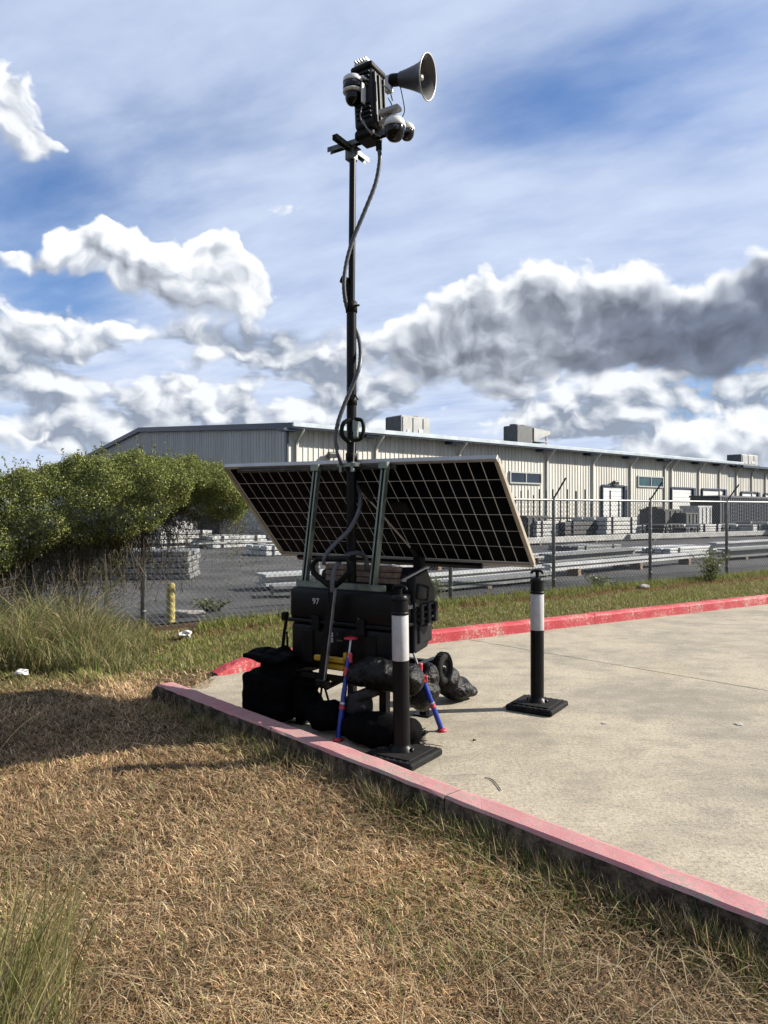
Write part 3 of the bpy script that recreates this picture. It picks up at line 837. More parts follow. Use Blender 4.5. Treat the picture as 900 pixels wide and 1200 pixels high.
# outline of the heap along the fence: s (m along the fence from the post), height of top, bottom, half thickness
S_ = np.array([-6.0, -4.6, -3.0, -2.2, -1.5, -.9, -.4, .1, .6, 1.0, 1.3, 1.5])
TOP = np.array([1.80, 1.84, 1.90, 1.94, 2.0, 2.14, 2.26, 2.30, 2.24, 2.15, 2.06, 1.86])
BOT = np.array([.65, .75, .85, .90, .95, 1.12, 1.22, 1.18, 1.40, 1.50, 1.58, 1.72])
THK = np.array([.62, .60, .55, .50, .45, .55, .62, .62, .55, .48, .36, .16])
def heap(n):
    """leaves: a ragged mound over the wire, thinning downwards into hanging strands"""
    s = rng.uniform(-3.4, 1.62, n)
    top = np.interp(s, S_, TOP) + .10 * (vnoise(s, s * 0, 2.3) - .5) + .12 * (vnoise(s + 7, s * 0, 7.) - .5)
    bot = np.interp(s, S_, BOT) + .40 * (vnoise(s + 21, s * 0, 4.1) - .5)
    strand = vnoise(s + 3, s * 0 + 2, 9.0) * (.35 + .65 * vnoise(s, s * 0, 2.0))
    tail = rng.random(n) < np.where(s < -.25, .36, np.where(s < .5, .20, .08))
    u = rng.random(n) ** .62
    z = np.where(tail, bot + .10 - rng.exponential(.17, n) * (.4 + 2.4 * strand) * np.where(s < -.25, 1.5, 1.), bot + (top - bot) * u)
    mid = (top + bot) / 2; hh = (top - bot) / 2
    r = np.sqrt(np.clip(1 - ((z - mid) / hh * .93) ** 2, .05, 1))
    th = np.interp(s, S_, THK) * r * (.62 + .60 * vnoise(s * 1.0, z, 3.6) + .25 * vnoise(s, z, 9.0)) * np.where(tail, .55, 1)
    q = np.where(rng.random(n) < .5, np.sign(rng.random(n) - .3) * rng.uniform(.7, 1.12, n), rng.uniform(-1, 1, n))
    off = th * q
    P = np.array(FENCE0)[None] + np.outer(s, np.array(FD)) + np.outer(off, np.array(FN)); P[:, 2] = z + rng.normal(0, .022, n)
    gn = vnoise(s + off, z + off * .7, 7.0) * .6 + vnoise(s - off, z * 1.3, 15.0) * .4
    ok = (gn > np.where(s > .3, .33, .27)) & (P[:, 2] > .3)
    return P[ok], tail[ok]
HP, HT = heap(420000)
leaf_cloud('crown', HP[~HT], .0125, VINE, vine, .9)
leaf_cloud('hanging_leaves', HP[HT], .0115, [(.13, .105, .05), (.10, .095, .04), (.19, .16, .075), (.085, .10, .03), (.24, .20, .10), (.13, .16, .045)], vine, 0)
m = MB()
for i in range(520):
    s = rng.uniform(-3.2, .6) if i % 3 else rng.uniform(-2.2, -.1); zt = float(np.interp(s, S_, BOT)) + .25; zb = max(.02, zt - rng.uniform(.25, 1.2))
    if s > -1.8 and rng.random() < .5: zb = max(zb, .55)
    p = FENCE0 + FD * s + FN * rng.uniform(-.05, .22); q = p + FD * rng.normal(0, .14) + FN * rng.normal(0, .08)
    p = p.copy(); p.z = zt; q.z = zb
    m.tube(smoothpts([p, p.lerp(q, .5) + Vector((rng.normal(0, .06), rng.normal(0, .04), 0)), q], 4), float(rng.uniform(.0015, .0045)), 4, False)
m.build('stems', M['stem'], vine)['kind'] = 'stuff'
# stray shoots over the top
m = MB(); tips = []
for i in range(120):
    s = rng.uniform(-3.2, 1.6); zt = float(np.interp(s, S_, TOP)) - .05
    p = FENCE0 + FD * s + FN * rng.normal(0, .2); p.z = zt
    L = rng.uniform(.06, .24) * (1.5 if rng.random() < .10 else 1); a = rng.normal(0, .7)
    q = p + FD * math.sin(a) * L + Vector((0, 0, math.cos(a) * L))
    c = smoothpts([p, p.lerp(q, .5) + FD * rng.normal(0, .02), q], 5)
    m.tube(c, .0022, 3, False); tips += [np.array(x) + rng.normal(0, .012, 3) for x in c[1:]] * 2
m.build('shoots', M['stem'], vine)['kind'] = 'stuff'
leaf_cloud('shoot_leaves', np.array(tips), .017, VINE, vine)

def shrub(px, py, wpx, hpx, n, label, pal, name='weed_clump'):
    """small leafy weed: stem fan plus leaves"""
    b0 = gpt(px, py); sc = b0.y / FPX; w, hh = wpx * sc, hpx * sc
    root = empty(name, b0); tag(root, label, 'weed')
    m = MB(); L = []
    for k in range(14):
        a = rng.uniform(0, 6.283); r = rng.random() * w * .5; t = Vector((math.cos(a) * r, math.sin(a) * r, hh * rng.uniform(.55, 1.0)))
        c = smoothpts([Vector((t.x * .15, t.y * .15, 0)), t * .5, t], 5); m.tube(c, .004, 3, False)
        for q in c[2:]: L += [np.array(q) + rng.normal(0, hh * .09, 3) for _ in range(max(1, n // 120))]
    m.build('stems', M['stem'], root)
    leaf_cloud('crown', np.array(L), .024, pal, root)
WG = [(.13, .16, .05), (.17, .19, .065), (.09, .12, .035), (.22, .21, .09)]
shrub(832, 682, 50, 36, 1500, 'leafy weed clump at the foot of the fence beside its last post', WG)
shrub(700, 690, 60, 16, 700, 'low weed clump between two fence posts on the green verge', WG)
shrub(508, 702, 46, 26, 900, 'weed clump at the fence foot just right of the trailer', WG)
shrub(252, 716, 60, 14, 600, 'low weeds at the fence foot right of the yellow bollard', WG)
# ------------------------------------------------------------------ chain link fence
FH = 1.76
fence = empty('chain_link_fence', (0, 0, 0))
tag(fence, 'grey chain link fence with angled post arms between the verge and the yard', 'fence')
BAY = 2.78
fang = math.atan2(FD.y, FD.x)
fm = MB()                                              # one bay of wire fabric, shared by all bays
aw, r = .044, .0030
nw, nz = int(BAY / aw), int(FH / aw)
for i in range(nw):
    pts = [Vector((i * aw + (aw + .002 if (j + i) % 2 else -.002), .0025 if ((j + i) % 2) else -.0025, .03 + j * (FH - .05) / nz)) for j in range(nz + 1)]
    vs = []
    for j, p in enumerate(pts):
        for k in range(3):
            th = 2.0944 * k + .5
            vs.append((p.x + math.cos(th) * r * 1.4, p.y + math.sin(th) * r, p.z))
    fs = []
    for j in range(nz):
        for k in range(3):
            k2 = (k + 1) % 3
            fs.append((j * 3 + k, j * 3 + k2, j * 3 + 3 + k2, j * 3 + 3 + k))
    fm.add(vs, fs)
fab = None; post = None; rail = None; arm = None
POSTS = [-8.1, -5.4, -2.7, 0, 2.54, 5.07, 7.55, 10.45, 13.3, 16.1, 18.9, 21.7, 24.5, 27.3]
for k in range(-3, 10):
    base = FENCE0 + FD * POSTS[k + 3]; kx = (POSTS[k + 4] - POSTS[k + 3]) / BAY
    if fab is None:
        fab = fm.build('wire_fabric', M['galv'], fence, fix=False); fab['kind'] = 'stuff'
        pm = MB(); pm.lathe([(0, 0), (.034, 0), (.034, FH + .02), (.030, FH + .05), (.014, FH + .075), (0, FH + .078)], (0, 0, -.02), n=10)
        for z in (.25, .7, 1.15, 1.6): pm.lathe([(.0345, z), (.038, z + .002), (.038, z + .02), (.0345, z + .022)], (0, 0, 0), n=10)
        post = pm.build('post', M['galv_d'], fence)
        rm = MB(); rm.tube([(0, .0, FH - .015), (BAY, 0, FH - .015)], .021, 8, False); rail = rm.build('top_rail', M['galv'], fence)
        am = MB()
        am.box((0, -.15, FH + .20), (.035, .47, .012), rot=(R(-52), 0, 0)); am.box((0, -.15, FH + .195), (.010, .47, .03), rot=(R(-52), 0, 0))
        arm = am.build('barb_arm', M['strut_d'], fence)
        mm_ = MB(); mm_.tube([(0, 0, 1.10), (BAY, 0, 1.10)], .019, 8, False); mid = mm_.build('mid_rail', M['galv'], fence)
        for o in (fab, post, rail, arm, mid): o.location = base; o.rotation_euler = (0, 0, fang)
    else:
        share(fab, base, (0, 0, fang)).scale = (kx, 1, 1); share(post, base, (0, 0, fang))
        share(rail, base, (0, 0, fang)).scale = (kx, 1, 1)
        if k >= 1: share(arm, base, (0, 0, fang))
        if k <= 1: share(mid, base, (0, 0, fang)).scale = (kx, 1, 1)

# ------------------------------------------------------------------ warehouse
BD = Vector((1.228, 1, 0)).normalized(); BN = Vector((BD.y, -BD.x, 0))       # along the long front; BN faces the yard
B0 = Vector((-5.13, 38.6, 0)); GD = -BN
whs = empty('warehouse', B0, math.atan2(BD.y, BD.x)); tag(whs, 'long cream metal warehouse with dark blue eave trim and white roller doors', 'building')
# local frame: x along the front, y into the building
EAVE, RIDGE, FAR_E, HW, LEN, L1 = 6.0, 7.6, 5.4, 21.0, 135.0, 50.5
def floc(px, py, y=0.0):
    """photo pixel -> local x,z on the front wall"""
    rx = (px - 450) / FPX
    r = Vector((rx, 1, 0)); D = (B0.dot(BN) - y) / r.dot(BN)
    p = r * D - B0
    return p.dot(BD), CAMH + (HZ - py) / FPX * D
def ribbed(m, x0, x1, z0, z1, y, step=.34, dep=.035, rib=.07):
    x = x0; vs = []; fs = []
    prof = []
    while x < x1 - step * .5:
        prof += [(x, 0), (x + step - rib, 0), (x + step - rib * .72, -dep), (x + step - rib * .28, -dep)]; x += step
    prof.append((x1, 0)); n = len(prof)
    zt = z1 if callable(z1) else (lambda q: z1)
    for a_, d_ in prof: vs += [(a_, y + d_, z0), (a_, y + d_, zt(a_))]
    for i in range(n - 1): fs.append((2 * i, 2 * i + 2, 2 * i + 3, 2 * i + 1))
    m.add(vs, fs)
m = MB()
E2 = 5.82
ribbed(m, 0, L1, 0, EAVE, 0); ribbed(m, L1, LEN, 0, E2, 0)
wall = m.build('front_wall', M['cream'], whs, fix=False)
m = MB(); vs = []; fs = []
yy = 0.0; prof = []
while yy < 2 * HW - .2:
    prof += [(yy, 0), (yy + .27, 0), (yy + .29, -.035), (yy + .32, -.035)]; yy += .34
prof.append((2 * HW, 0))
gz = lambda q: EAVE + (RIDGE - EAVE) * q / HW if q < HW else RIDGE - (RIDGE - FAR_E) * (q - HW) / HW
for a_, d_ in prof: vs += [(d_, a_, 0), (d_, a_, gz(a_))]
for i in range(len(prof) - 1): fs.append((2 * i, 2 * i + 2, 2 * i + 3, 2 * i + 1))
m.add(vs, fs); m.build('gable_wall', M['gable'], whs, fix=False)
m = MB()                                              # back and far-end walls
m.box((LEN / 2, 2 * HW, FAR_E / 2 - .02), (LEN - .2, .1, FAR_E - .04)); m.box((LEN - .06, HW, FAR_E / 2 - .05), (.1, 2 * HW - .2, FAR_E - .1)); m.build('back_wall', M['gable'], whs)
m = MB()                                              # roof: two slopes, standing seams on the front one
OV = .75
def slope(y0, z0, y1, z1, x0, x1, t=.10):
    m.add([(x0, y0, z0), (x1, y0, z0), (x1, y1, z1), (x0, y1, z1), (x0, y0, z0 + t), (x1, y0, z0 + t), (x1, y1, z1 + t), (x0, y1, z1 + t)],
          [(3, 2, 1, 0), (4, 5, 6, 7), (0, 1, 5, 4), (1, 2, 6, 5), (2, 3, 7, 6), (3, 0, 4, 7)])
sl = (RIDGE - EAVE) / HW
slope(-OV, EAVE - OV * sl + .03, HW, RIDGE + .03, -.12, L1); slope(-OV, E2 - OV * sl + .03, HW, RIDGE - .16, L1 + .002, LEN + .3); slope(HW + .002, RIDGE + .03, 2 * HW + .3, FAR_E + .03, -.12, LEN + .3)
roof = m.build('roof', M['roof'], whs)
m = MB()
for i in range(int(L1 / .6)): m.box((.3 + i * .6, HW / 2 - OV / 2, (EAVE + RIDGE) / 2 + .135 - OV * sl / 2 + .03), (.05, HW + OV - .1, .06), rot=(math.atan(sl), 0, 0))
sm = m.build('roof_seams', M['roof'], roof); sm['kind'] = 'stuff'
m = MB(); zf = EAVE - OV * sl
m.box((L1 / 2 - .06, -OV - .07, zf + .10), (L1 + .3, .14, .26), b=.03); m.build('eave_gutter', M['fascia'], roof)
m = MB(); m.box((L1 / 2 - .06, -OV - .03, zf - .06), (L1 + .3, .10, .06)); m.box((L1 + (LEN - L1) / 2, -OV - .06, E2 - OV * sl + .03), (LEN - L1, .14, .24), b=.02); m.build('eave_trim', M['trim'], roof)
m = MB()                                              # gable rake trim and corner trim
for y0, z0, y1, z1 in ((-OV, EAVE - OV * sl, HW, RIDGE), (HW, RIDGE, 2 * HW + .3, FAR_E)):
    m.add([(-.2, y0, z0 - .12), (-.2, y1, z1 - .12), (-.2, y1, z1 + .20), (-.2, y0, z0 + .20), (-.10, y0, z0 - .12), (-.10, y1, z1 - .12), (-.10, y1, z1 + .20), (-.10, y0, z0 + .20)],
          [(0, 3, 2, 1), (4, 5, 6, 7), (0, 1, 5, 4), (3, 7, 6, 2), (0, 4, 7, 3), (1, 2, 6, 5)])
m.build('rake_trim', M['trim'], roof)
m = MB(); m.box((-.06, -.05, EAVE / 2 - .1), (.10, .16, EAVE - .25)); m.build('corner_trim', M['trim'], whs)
m = MB(); m.box((LEN / 2, -.06, .18), (LEN - .1, .08, .36)); m.build('base_strip', M['kraft'], whs)
# downspouts with their kick-out under the eave
spouts = [floc(px, 560)[0] for px in (347, 440, 537, 640, 694, 738, 778, 786, 818, 842, 862, 880, 896)]
dsp = None; brk = None
for x in spouts:
    if dsp is None:
        d = MB(); d.box((0, -.10, 2.55), (.15, .12, 5.1)); d.tube([(0, -.10, 5.05), (0, -.14, 5.25), (0, -OV + .02, zf - .12), (0, -OV - .02, zf + .05)], .085, 6, False)
        dsp = d.build('downspout', M['cream'], whs); dsp.location = (x, 0, 0)
        d = MB(); d.box((0, -OV / 2, zf - .16), (.9, OV - .08, .14)); brk = d.build('eave_bracket', M['trim'], whs); brk.location = (x - .75, 0, 0)
    else:
        share(dsp, (x, 0, 0)); share(brk, (x - .75, 0, 0))
# roller doors
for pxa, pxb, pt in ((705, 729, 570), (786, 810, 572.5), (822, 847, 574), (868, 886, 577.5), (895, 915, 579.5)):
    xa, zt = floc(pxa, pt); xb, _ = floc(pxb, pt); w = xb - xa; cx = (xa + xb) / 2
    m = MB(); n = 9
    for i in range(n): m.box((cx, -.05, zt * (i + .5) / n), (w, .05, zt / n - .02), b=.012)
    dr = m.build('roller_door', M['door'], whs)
    m = MB(); m.box((xa - .06, -.09, zt / 2 + .05), (.10, .18, zt + .1)); m.box((xb + .19, -.12, zt / 2 + .05), (.36, .24, zt + .1)); m.box((cx, -.10, zt + .08), (w - .02, .20, .13)); m.build('door_frame_and_shade', M['trim'], dr)  # thin frame left and top; wide dark right strip imitates shadow in the reveal
    m = MB(); m.box((cx + w * .2, -.085, zt * .3), (.25, .03, .06)); m.build('handle', M['galv'], dr)
# windows
for pxa, pxb, pt, pb, gl_ in ((597, 633, 553, 567, 'glass'), (747, 776, 558, 571, 'glass_g')):
    xa, zt = floc(pxa, pt); xb, zb = floc(pxb, pb); cx, cz, w, hh = (xa + xb) / 2, (zt + zb) / 2, xb - xa, zt - zb
    m = MB()
    for s_ in (-1, 1): m.box((cx + s_ * w / 2, -.07, cz), (.10, .1, hh + .1)); m.box((cx, -.07, cz + s_ * hh / 2), (w - .1, .09, .10))
    m.box((cx, -.07, cz), (.08, .085, hh - .1)); fr = m.build('window', M['frame'], whs)
    for s_ in (-1, 1):
        m = MB(); m.box((cx + s_ * w / 4, -.045, cz), (w / 2 - .1, .02, hh - .1)); m.build('pane', M[gl_], fr)
# wall lamps
for px, py in ((718, 566), (386, 534)):
    x, z = floc(px, py)
    m = MB(); m.box((x, -.10, z), (.35, .2, .22), b=.03); m.box((x, -.28, z + .02), (.6, .25, .30), rot=(R(20), 0, 0), b=.04); m.build('wall_lamp', M['unit_d'], whs)

# rooftop air units
def roof_z(y): return EAVE + sl * y + .14
def unit(px0, px1, py0, py1, yin, dep, label, dark, kind):
    x0, z1 = floc(px0, py0, -yin) if False else (0, 0)
    rx0, rx1 = (px0 - 450) / FPX, (px1 - 450) / FPX
    base = B0 - BN * yin
    def hit(rx): r = Vector((rx, 1, 0)); return r * (base.dot(BN) / r.dot(BN))
    p0, p1 = hit(rx0), hit(rx1); D = (p0.y + p1.y) / 2
    w = (p1 - p0).length; c = (p0 + p1) / 2; zt = CAMH + (HZ - py0) / FPX * D; zb = roof_z(yin) - .05
    root = empty('rooftop_unit', (c.x, c.y, zb), math.atan2(BD.y, BD.x)); tag(root, label, 'air conditioner')
    hh = zt - zb; bm_ = M['unit_d'] if dark else M['unit']
    m = MB()
    if kind == 'hood':
        m.box((-w * .27, dep / 2, hh * .52), (w * .46, dep, hh * .96), b=.05); m.build('cabinet', bm_, root)
        m = MB(); m.add([(0, 0, hh * .35), (w * .5, 0, hh * .72), (w * .5, 0, hh * .86), (0, 0, hh * .95), (0, dep, hh * .35), (w * .5, dep, hh * .72), (w * .5, dep, hh * .86), (0, dep, hh * .95)],
                       [(0, 1, 2, 3), (4, 7, 6, 5), (0, 4, 5, 1), (3, 2, 6, 7), (1, 5, 6, 2), (0, 3, 7, 4)]); m.build('intake_hood', M['unit'], root)
        for s_ in (.1, .9):
            m = MB(); m.box((w * .42, dep * s_, hh * .36), (.1, .1, hh * .72)); m.build('leg', M['unit'], root)
        for s_ in (.35, .6): m = MB(); m.box((w * .22, dep / 2, hh * s_ * .6), (w * .5, dep * .9, .08)); m.build('rail', M['unit'], root)
        for s_ in (-.38, -.16): m = MB(); m.lathe([(0, 0), (w * .09, 0), (w * .09, .12), (0, .12)], (w * s_, dep / 2, hh), n=14); m.build('fan_shroud', M['unit_d'], root)
    else:
        m.box((0, dep / 2, hh * .54), (w, dep, hh * .92), b=.04); m.build('cabinet', bm_, root)
        m = MB(); m.box((-w / 2 - .03, dep / 2, hh * .55), (.06, dep * .92, hh * .8)); m.build('louvre_face', M['unit_d'], root)
        for s_, wd in ((-.30, .30), (.05, .30), (.36, .22)):
            m = MB(); m.box((w * s_, -.02, hh * .55), (w * wd, .05, hh * .76), b=.015); m.build('access_panel', bm_, root)
        for s_, zz_ in ((-.28, .3), (.12, .35), (.2, .35)): m = MB(); m.box((w * s_, -.06, hh * zz_), (w * .07, .04, hh * .16)); m.build('sticker_plate', M['white'], root)
        m = MB(); m.lathe([(0, 0), (w * .12, 0), (w * .12, .12), (0, .12)], (w * .25, dep / 2, hh), n=14); m.build('fan_shroud', M['unit_d'], root)
        m = MB(); m.box((0, dep / 2, .06), (w * .96, dep * .9, .16)); m.build('roof_curb', M['galv'], root)
unit(470, 504, 488, 510, 3.0, 1.6, 'pale grey rooftop air unit nearest the solar mast', False, 'box')
unit(606, 645, 500, 524, 3.0, 1.4, 'dark rooftop unit with a pale sloping intake hood', True, 'hood')
unit(869, 888, 533, 546, 3.0, 1.6, 'small grey rooftop unit at the far lower roof end', False, 'box')

# ------------------------------------------------------------------ storage yard
YD, YN = BD, BN
yang = math.atan2(YD.y, YD.x)
def beam(a, b, w, hh, label, zb=.12, matk='galv_l', name='steel_beam', group=None, flange=True):
    """long galvanised section lying on two dunnage blocks"""
    d = b - a; L = d.length; ang = math.atan2(d.y, d.x)
    root = empty(name, (a + b) / 2, ang); tag(root, label, 'beam', group)
    m = MB()
    if flange:
        m.box((0, 0, zb + hh / 2), (L, w * .25, hh - .05)); m.box((0, 0, zb + hh - .02), (L, w, .05)); m.box((0, 0, zb + .025), (L, w, .05))
    else:
        m.box((0, 0, zb + hh / 2), (L, w, hh), b=.012)
    m.build('section', M[matk], root)
    for s_ in (-.36, .0, .34):
        m = MB(); m.box((s_ * L, 0, zb / 2 - .003), (.12, w * 1.3, zb - .006)); m.build('support_block', M['wood'], root)
    return root
BEAMS = [   # photo ends of each beam's foot, width, height, foot height
    ((470, 690), (760, 663), .26, .15, .10, 'galv_l', 'thick pale beam nearest the fence, running behind two fence posts'),
    ((640, 678), (826, 659), .24, .14, .18, 'galv_l', 'pale beam ending by the weed clump near the last fence post'),
    ((455, 672), (748, 650), .26, .12, .14, 'galv_l', 'long thin pale beam behind the thick one, farther from the fence'),
    ((640, 662), (742, 653), .50, .22, .08, 'galv_d', 'dark grey beam lying between two pale ones in the yard'),
    ((470, 698), (640, 681), .40, .14, .06, 'galv_d', 'low grey beam partly hidden behind the right bollard top'),
    ((834, 650), (960, 641), .35, .30, .12, 'galv_l', 'pale beam at the picture edge past the last fence post'),
    ((848, 657), (960, 648), .40, .25, .10, 'galv_d', 'grey beam in front of the pale one at the picture edge'),
    ((305, 692), (430, 684), .55, .22, .10, 'galv_l', 'pale beam end showing below the solar panel left corner'),
    ((318, 700), (470, 694), .45, .16, .05, 'galv_d', 'dark frame on the asphalt just left of the black chest'),
]
for (p0, p1, w, hh, zb, mk, lab) in BEAMS: beam(gpt(*p0), gpt(*p1), w, hh, lab, zb, mk, group='beams lying in the yard')
# bundles
def bundle(pxa, pxb, pyb, hpx, rows, cols, dep, label, mk='galv_l', tilt=None, round_=False, group='stacked bundles in the yard', name='bundle', mk2=None, face=None):
    """strapped stack of long sections lying along the picture plane or end-on"""
    a, b = gpt(pxa, pyb), gpt(pxb, pyb); D = a.y; W = (b - a).length; hh = hpx / FPX * D
    if tilt is None: tilt = yang; W /= max(.5, BD.x - ((pxa + pxb) / 2 - 450) / FPX * BD.y)
    root = empty(name, (a + b) / 2, tilt); tag(root, label, 'bundle', group)
    rz = hh / rows
    pc = None
    for i in range(rows):
        for j in range(cols):
            m = MB(); dz = rz * .84
            jx = rng.normal(0, min(.05, W * .008))
            if round_:   # end-on tubes
                cw = W / cols
                m.lathe([(0, 0), (min(cw, rz) * .46, 0), (min(cw, rz) * .46, dep), (0, dep)], (-W / 2 + cw * (j + .5), -dep / 2 + jx * 2, rz * (i + .5) + .004), (0, 1, 0), n=10)
            else:
                cd = dep / cols
                m.box((jx, -dep / 2 + cd * (j + .5), rz * (i + .5) + .004), (W * (1 - .015 * rng.random()), cd * .9, dz), b=min(.02, dz * .15))
            m.build('section', M[mk2 if (mk2 and rng.random() < .4) else mk], root)
    for s_ in (-.32, .3):
        m = MB(); m.box((s_ * W, 0, hh / 2 + .01), (.05, dep * 1.02, hh * 1.01)); m.build('strap', M['darkpile'], root)
    return root
bundle(84, 228, 677, 33, 5, 3, 1.3, 'near stack of galvanised sections behind the vine and fence post', 'galv', tilt=R(4), mk2='galv_d')
bundle(176, 236, 641, 20, 4, 3, 2.2, 'pale stack left of the building corner, above the near stack', 'palepile')
bundle(238, 300, 641, 14, 3, 3, 2.0, 'low pale stack directly behind the yellow bollard line', 'galv_l', mk2='galv_d')
bundle(150, 215, 634, 18, 4, 2, 2.0, 'grey stack half hidden by the vine tips', 'galv_d', mk2='palepile')
bundle(300, 352, 650, 12, 2, 3, 1.4, 'low galvanised stack behind the solar panel left corner', 'galv_l')
bundle(690, 726, 630, 24, 5, 3, 2.4, 'tall pale crate stack below the lamp lit roller door', 'palepile')
bundle(728, 748, 629, 14, 4, 4, 2.4, 'pale tube ends left of the dark tube bundle', 'palepile', round_=True)
bundle(748, 774, 629, 15, 4, 6, 3.0, 'first dark tube bundle from the window', 'darkpile', round_=True)
bundle(774, 793, 629, 12, 3, 5, 3.0, 'lower dark tube bundle beside the taller one', 'darkpile', round_=True)
bundle(793, 818, 628, 14, 5, 3, 3.0, 'pale plank stack between two dark tube bundles', 'palepile')
bundle(818, 838, 627, 11, 3, 5, 3.0, 'dark tube bundle left of the last fence post', 'darkpile', round_=True)
bundle(838, 852, 627, 11, 3, 4, 3.0, 'small dark tube bundle just behind the last fence post', 'darkpile', round_=True)
bundle(853, 888, 627, 13, 5, 3, 3.0, 'wide pale plank stack in front of the slate container', 'palepile', mk2='kraft')
bundle(888, 930, 627, 16, 4, 3, 3.0, 'grey stack at the picture edge in front of the container', 'kraft', mk2='galv_d')
bundle(646, 692, 631, 20, 4, 2, 2.0, 'dark slab stack beside the tall pale crate stack', 'darkpile')
bundle(612, 646, 632, 22, 5, 3, 2.0, 'pale stack behind the stanchion rack near the panel edge', 'palepile', mk2='kraft')
bundle(560, 606, 645, 9, 2, 4, 1.2, 'low grey stack seen under the panel right end', 'galv_d', mk2='galv_l')
bundle(762, 822, 646, 6, 2, 5, 1.6, 'very low pale stack left of the last fence post', 'galv_l', mk2='galv_d')
bundle(866, 930, 640, 7, 2, 5, 1.6, 'low mixed stack at the picture edge behind the last bay', 'galv_l', mk2='galv_d')
bundle(660, 712, 644, 6, 2, 4, 1.4, 'low dull stack between the rails and the long beams', 'galv_d')
bundle(120, 172, 645, 16, 4, 3, 2.0, 'grey stack behind the near galvanised stack, under the vine', 'galv_d', mk2='galv_l')
bundle(232, 322, 629, 12, 4, 3, 2.4, 'long grey stack along the gable wall left of the panel', 'galv_d', mk2='palepile')
# kerb-like long low beams across the yard
for p0, p1, lab in (((600, 640), (770, 632), 'long low pale rail across the yard, nearer one'), ((735, 634), (905, 628), 'long low pale rail in front of the tube bundles')):
    beam(gpt(*p0), gpt(*p1), .4, .25, lab, .08, 'kraft', name='low_rail', flange=False)
# stanchion rack
a, b = gpt(604, 630), gpt(734, 629)
rk = empty('stanchion_rack', (a + b) / 2, math.atan2((b - a).y, (b - a).x)); tag(rk, 'rack of thin dark upright posts standing among the pale stacks', 'rack')
W = (b - a).length; D = a.y; pst = None
for i, (u, hpx) in enumerate(((0, 48), (.05, 55), (.11, 56), (.16, 50), (.21, 57), (.27, 55), (.33, 57), (.40, 46), (.46, 57), (.54, 55), (.62, 57), (.68, 40), (.76, 57), (.85, 56), (.93, 44), (1.0, 57))):
    m = MB(); hh = hpx / FPX * D; m.box((W * (u - .5), 0, hh / 2), (.06, .08, hh)); m.build('upright', M['darkpile'], rk)
for z in (1.1, 2.15): m = MB(); m.box((0, .09, z), (W, .05, .09)); m.build('crossbar', M['darkpile'], rk)
# parked flatbed loads and boxes seen through the rack
def crate(px0, px1, py0, py1, dep, label, mk, name='crate', cat='crate', lid=True):
    a, b = gpt(px0, py1), gpt(px1, py1); D = a.y; W = (b - a).length; hh = (py1 - py0) / FPX * D
    W /= max(.5, BD.x - ((px0 + px1) / 2 - 450) / FPX * BD.y)
    root = empty(name, (a + b) / 2, yang); tag(root, label, cat)
    m = MB(); m.box((0, dep / 2, hh * .5 + .02), (W, dep, hh * .94), b=.03); m.build('body', M[mk], root)
    for s_ in (-.42, -.14, .14, .42): m = MB(); m.box((s_ * W, -.03, hh * .5 + .02), (W * .07, .06, hh * .9)); m.build('slat', M[mk], root)
    if lid: m = MB(); m.box((0, dep / 2, hh * 1.0 + .02), (W * 1.03, dep * 1.03, hh * .08)); m.build('lid', M[mk], root)
crate(617, 642, 606, 633, 2.0, 'dark skip in front of the pale stacks beside the panel edge', 'darkpile', 'skip', 'skip')
crate(622, 632, 626, 633, .4, 'small white box on the asphalt in front of the skip', 'palepile', 'box', 'box')
crate(778, 800, 598, 622, 2.0, 'dark machine crate in front of the first wide roller door', 'darkpile')
crate(803, 818, 602, 622, 2.0, 'second dark machine crate beside the first', 'unit_d')
crate(770, 777, 595, 620, 1.0, 'narrow dark cabinet standing by the wall', 'darkpile', 'cabinet', 'cabinet')
crate(818, 834, 594, 621, 1.5, 'pale framed crate left of the slate container', 'palepile')
crate(240, 262, 606, 632, 1.6, 'grey crate near the gable wall right of the vine', 'unit_d')
crate(206, 232, 612, 633, 1.6, 'pale machine crate near the gable wall behind the vine tips', 'palepile')
crate(266, 296, 614, 632, 1.6, 'pale crate near the gable wall left of the solar panel', 'kraft')
# shipping container, corrugated
a, b = gpt(843, 620.5), gpt(985, 614)
ct = empty('shipping_container', (a + b) / 2, math.atan2((b - a).y, (b - a).x)); tag(ct, 'slate grey shipping container in front of the farthest roller doors', 'container')
W = (b - a).length; m = MB(); x = -W / 2; vs = []; fs = []; pf = []
while x < W / 2 - .3: pf += [(x, 0), (x + .15, 0), (x + .2, .06), (x + .35, .06)]; x += .4
pf.append((W / 2, 0)); n = len(pf)
for q, d_ in pf: vs += [(q, d_, .15), (q, d_, 2.6)]
for i in range(n - 1): fs.append((2 * i, 2 * i + 2, 2 * i + 3, 2 * i + 1))
m.add(vs, fs); m.build('side_wall', M['container'], ct)
m = MB(); m.box((0, 1.25, 1.36), (W - .1, 2.3, 2.4)); m.build('shell', M['container'], ct)
m = MB(); m.box((0, 1.2, 2.68), (W + .1, 2.5, .16)); m.build('roof', M['container'], ct)
m = MB(); m.box((0, 1.2, .08), (W + .1, 2.5, .15)); m.build('bottom_rail', M['container'], ct)
for s_ in (-1, 1): m = MB(); m.box((s_ * W / 2, -.02, 1.37), (.18, .16, 2.5)); m.build('corner_post', M['darkpile'], ct)

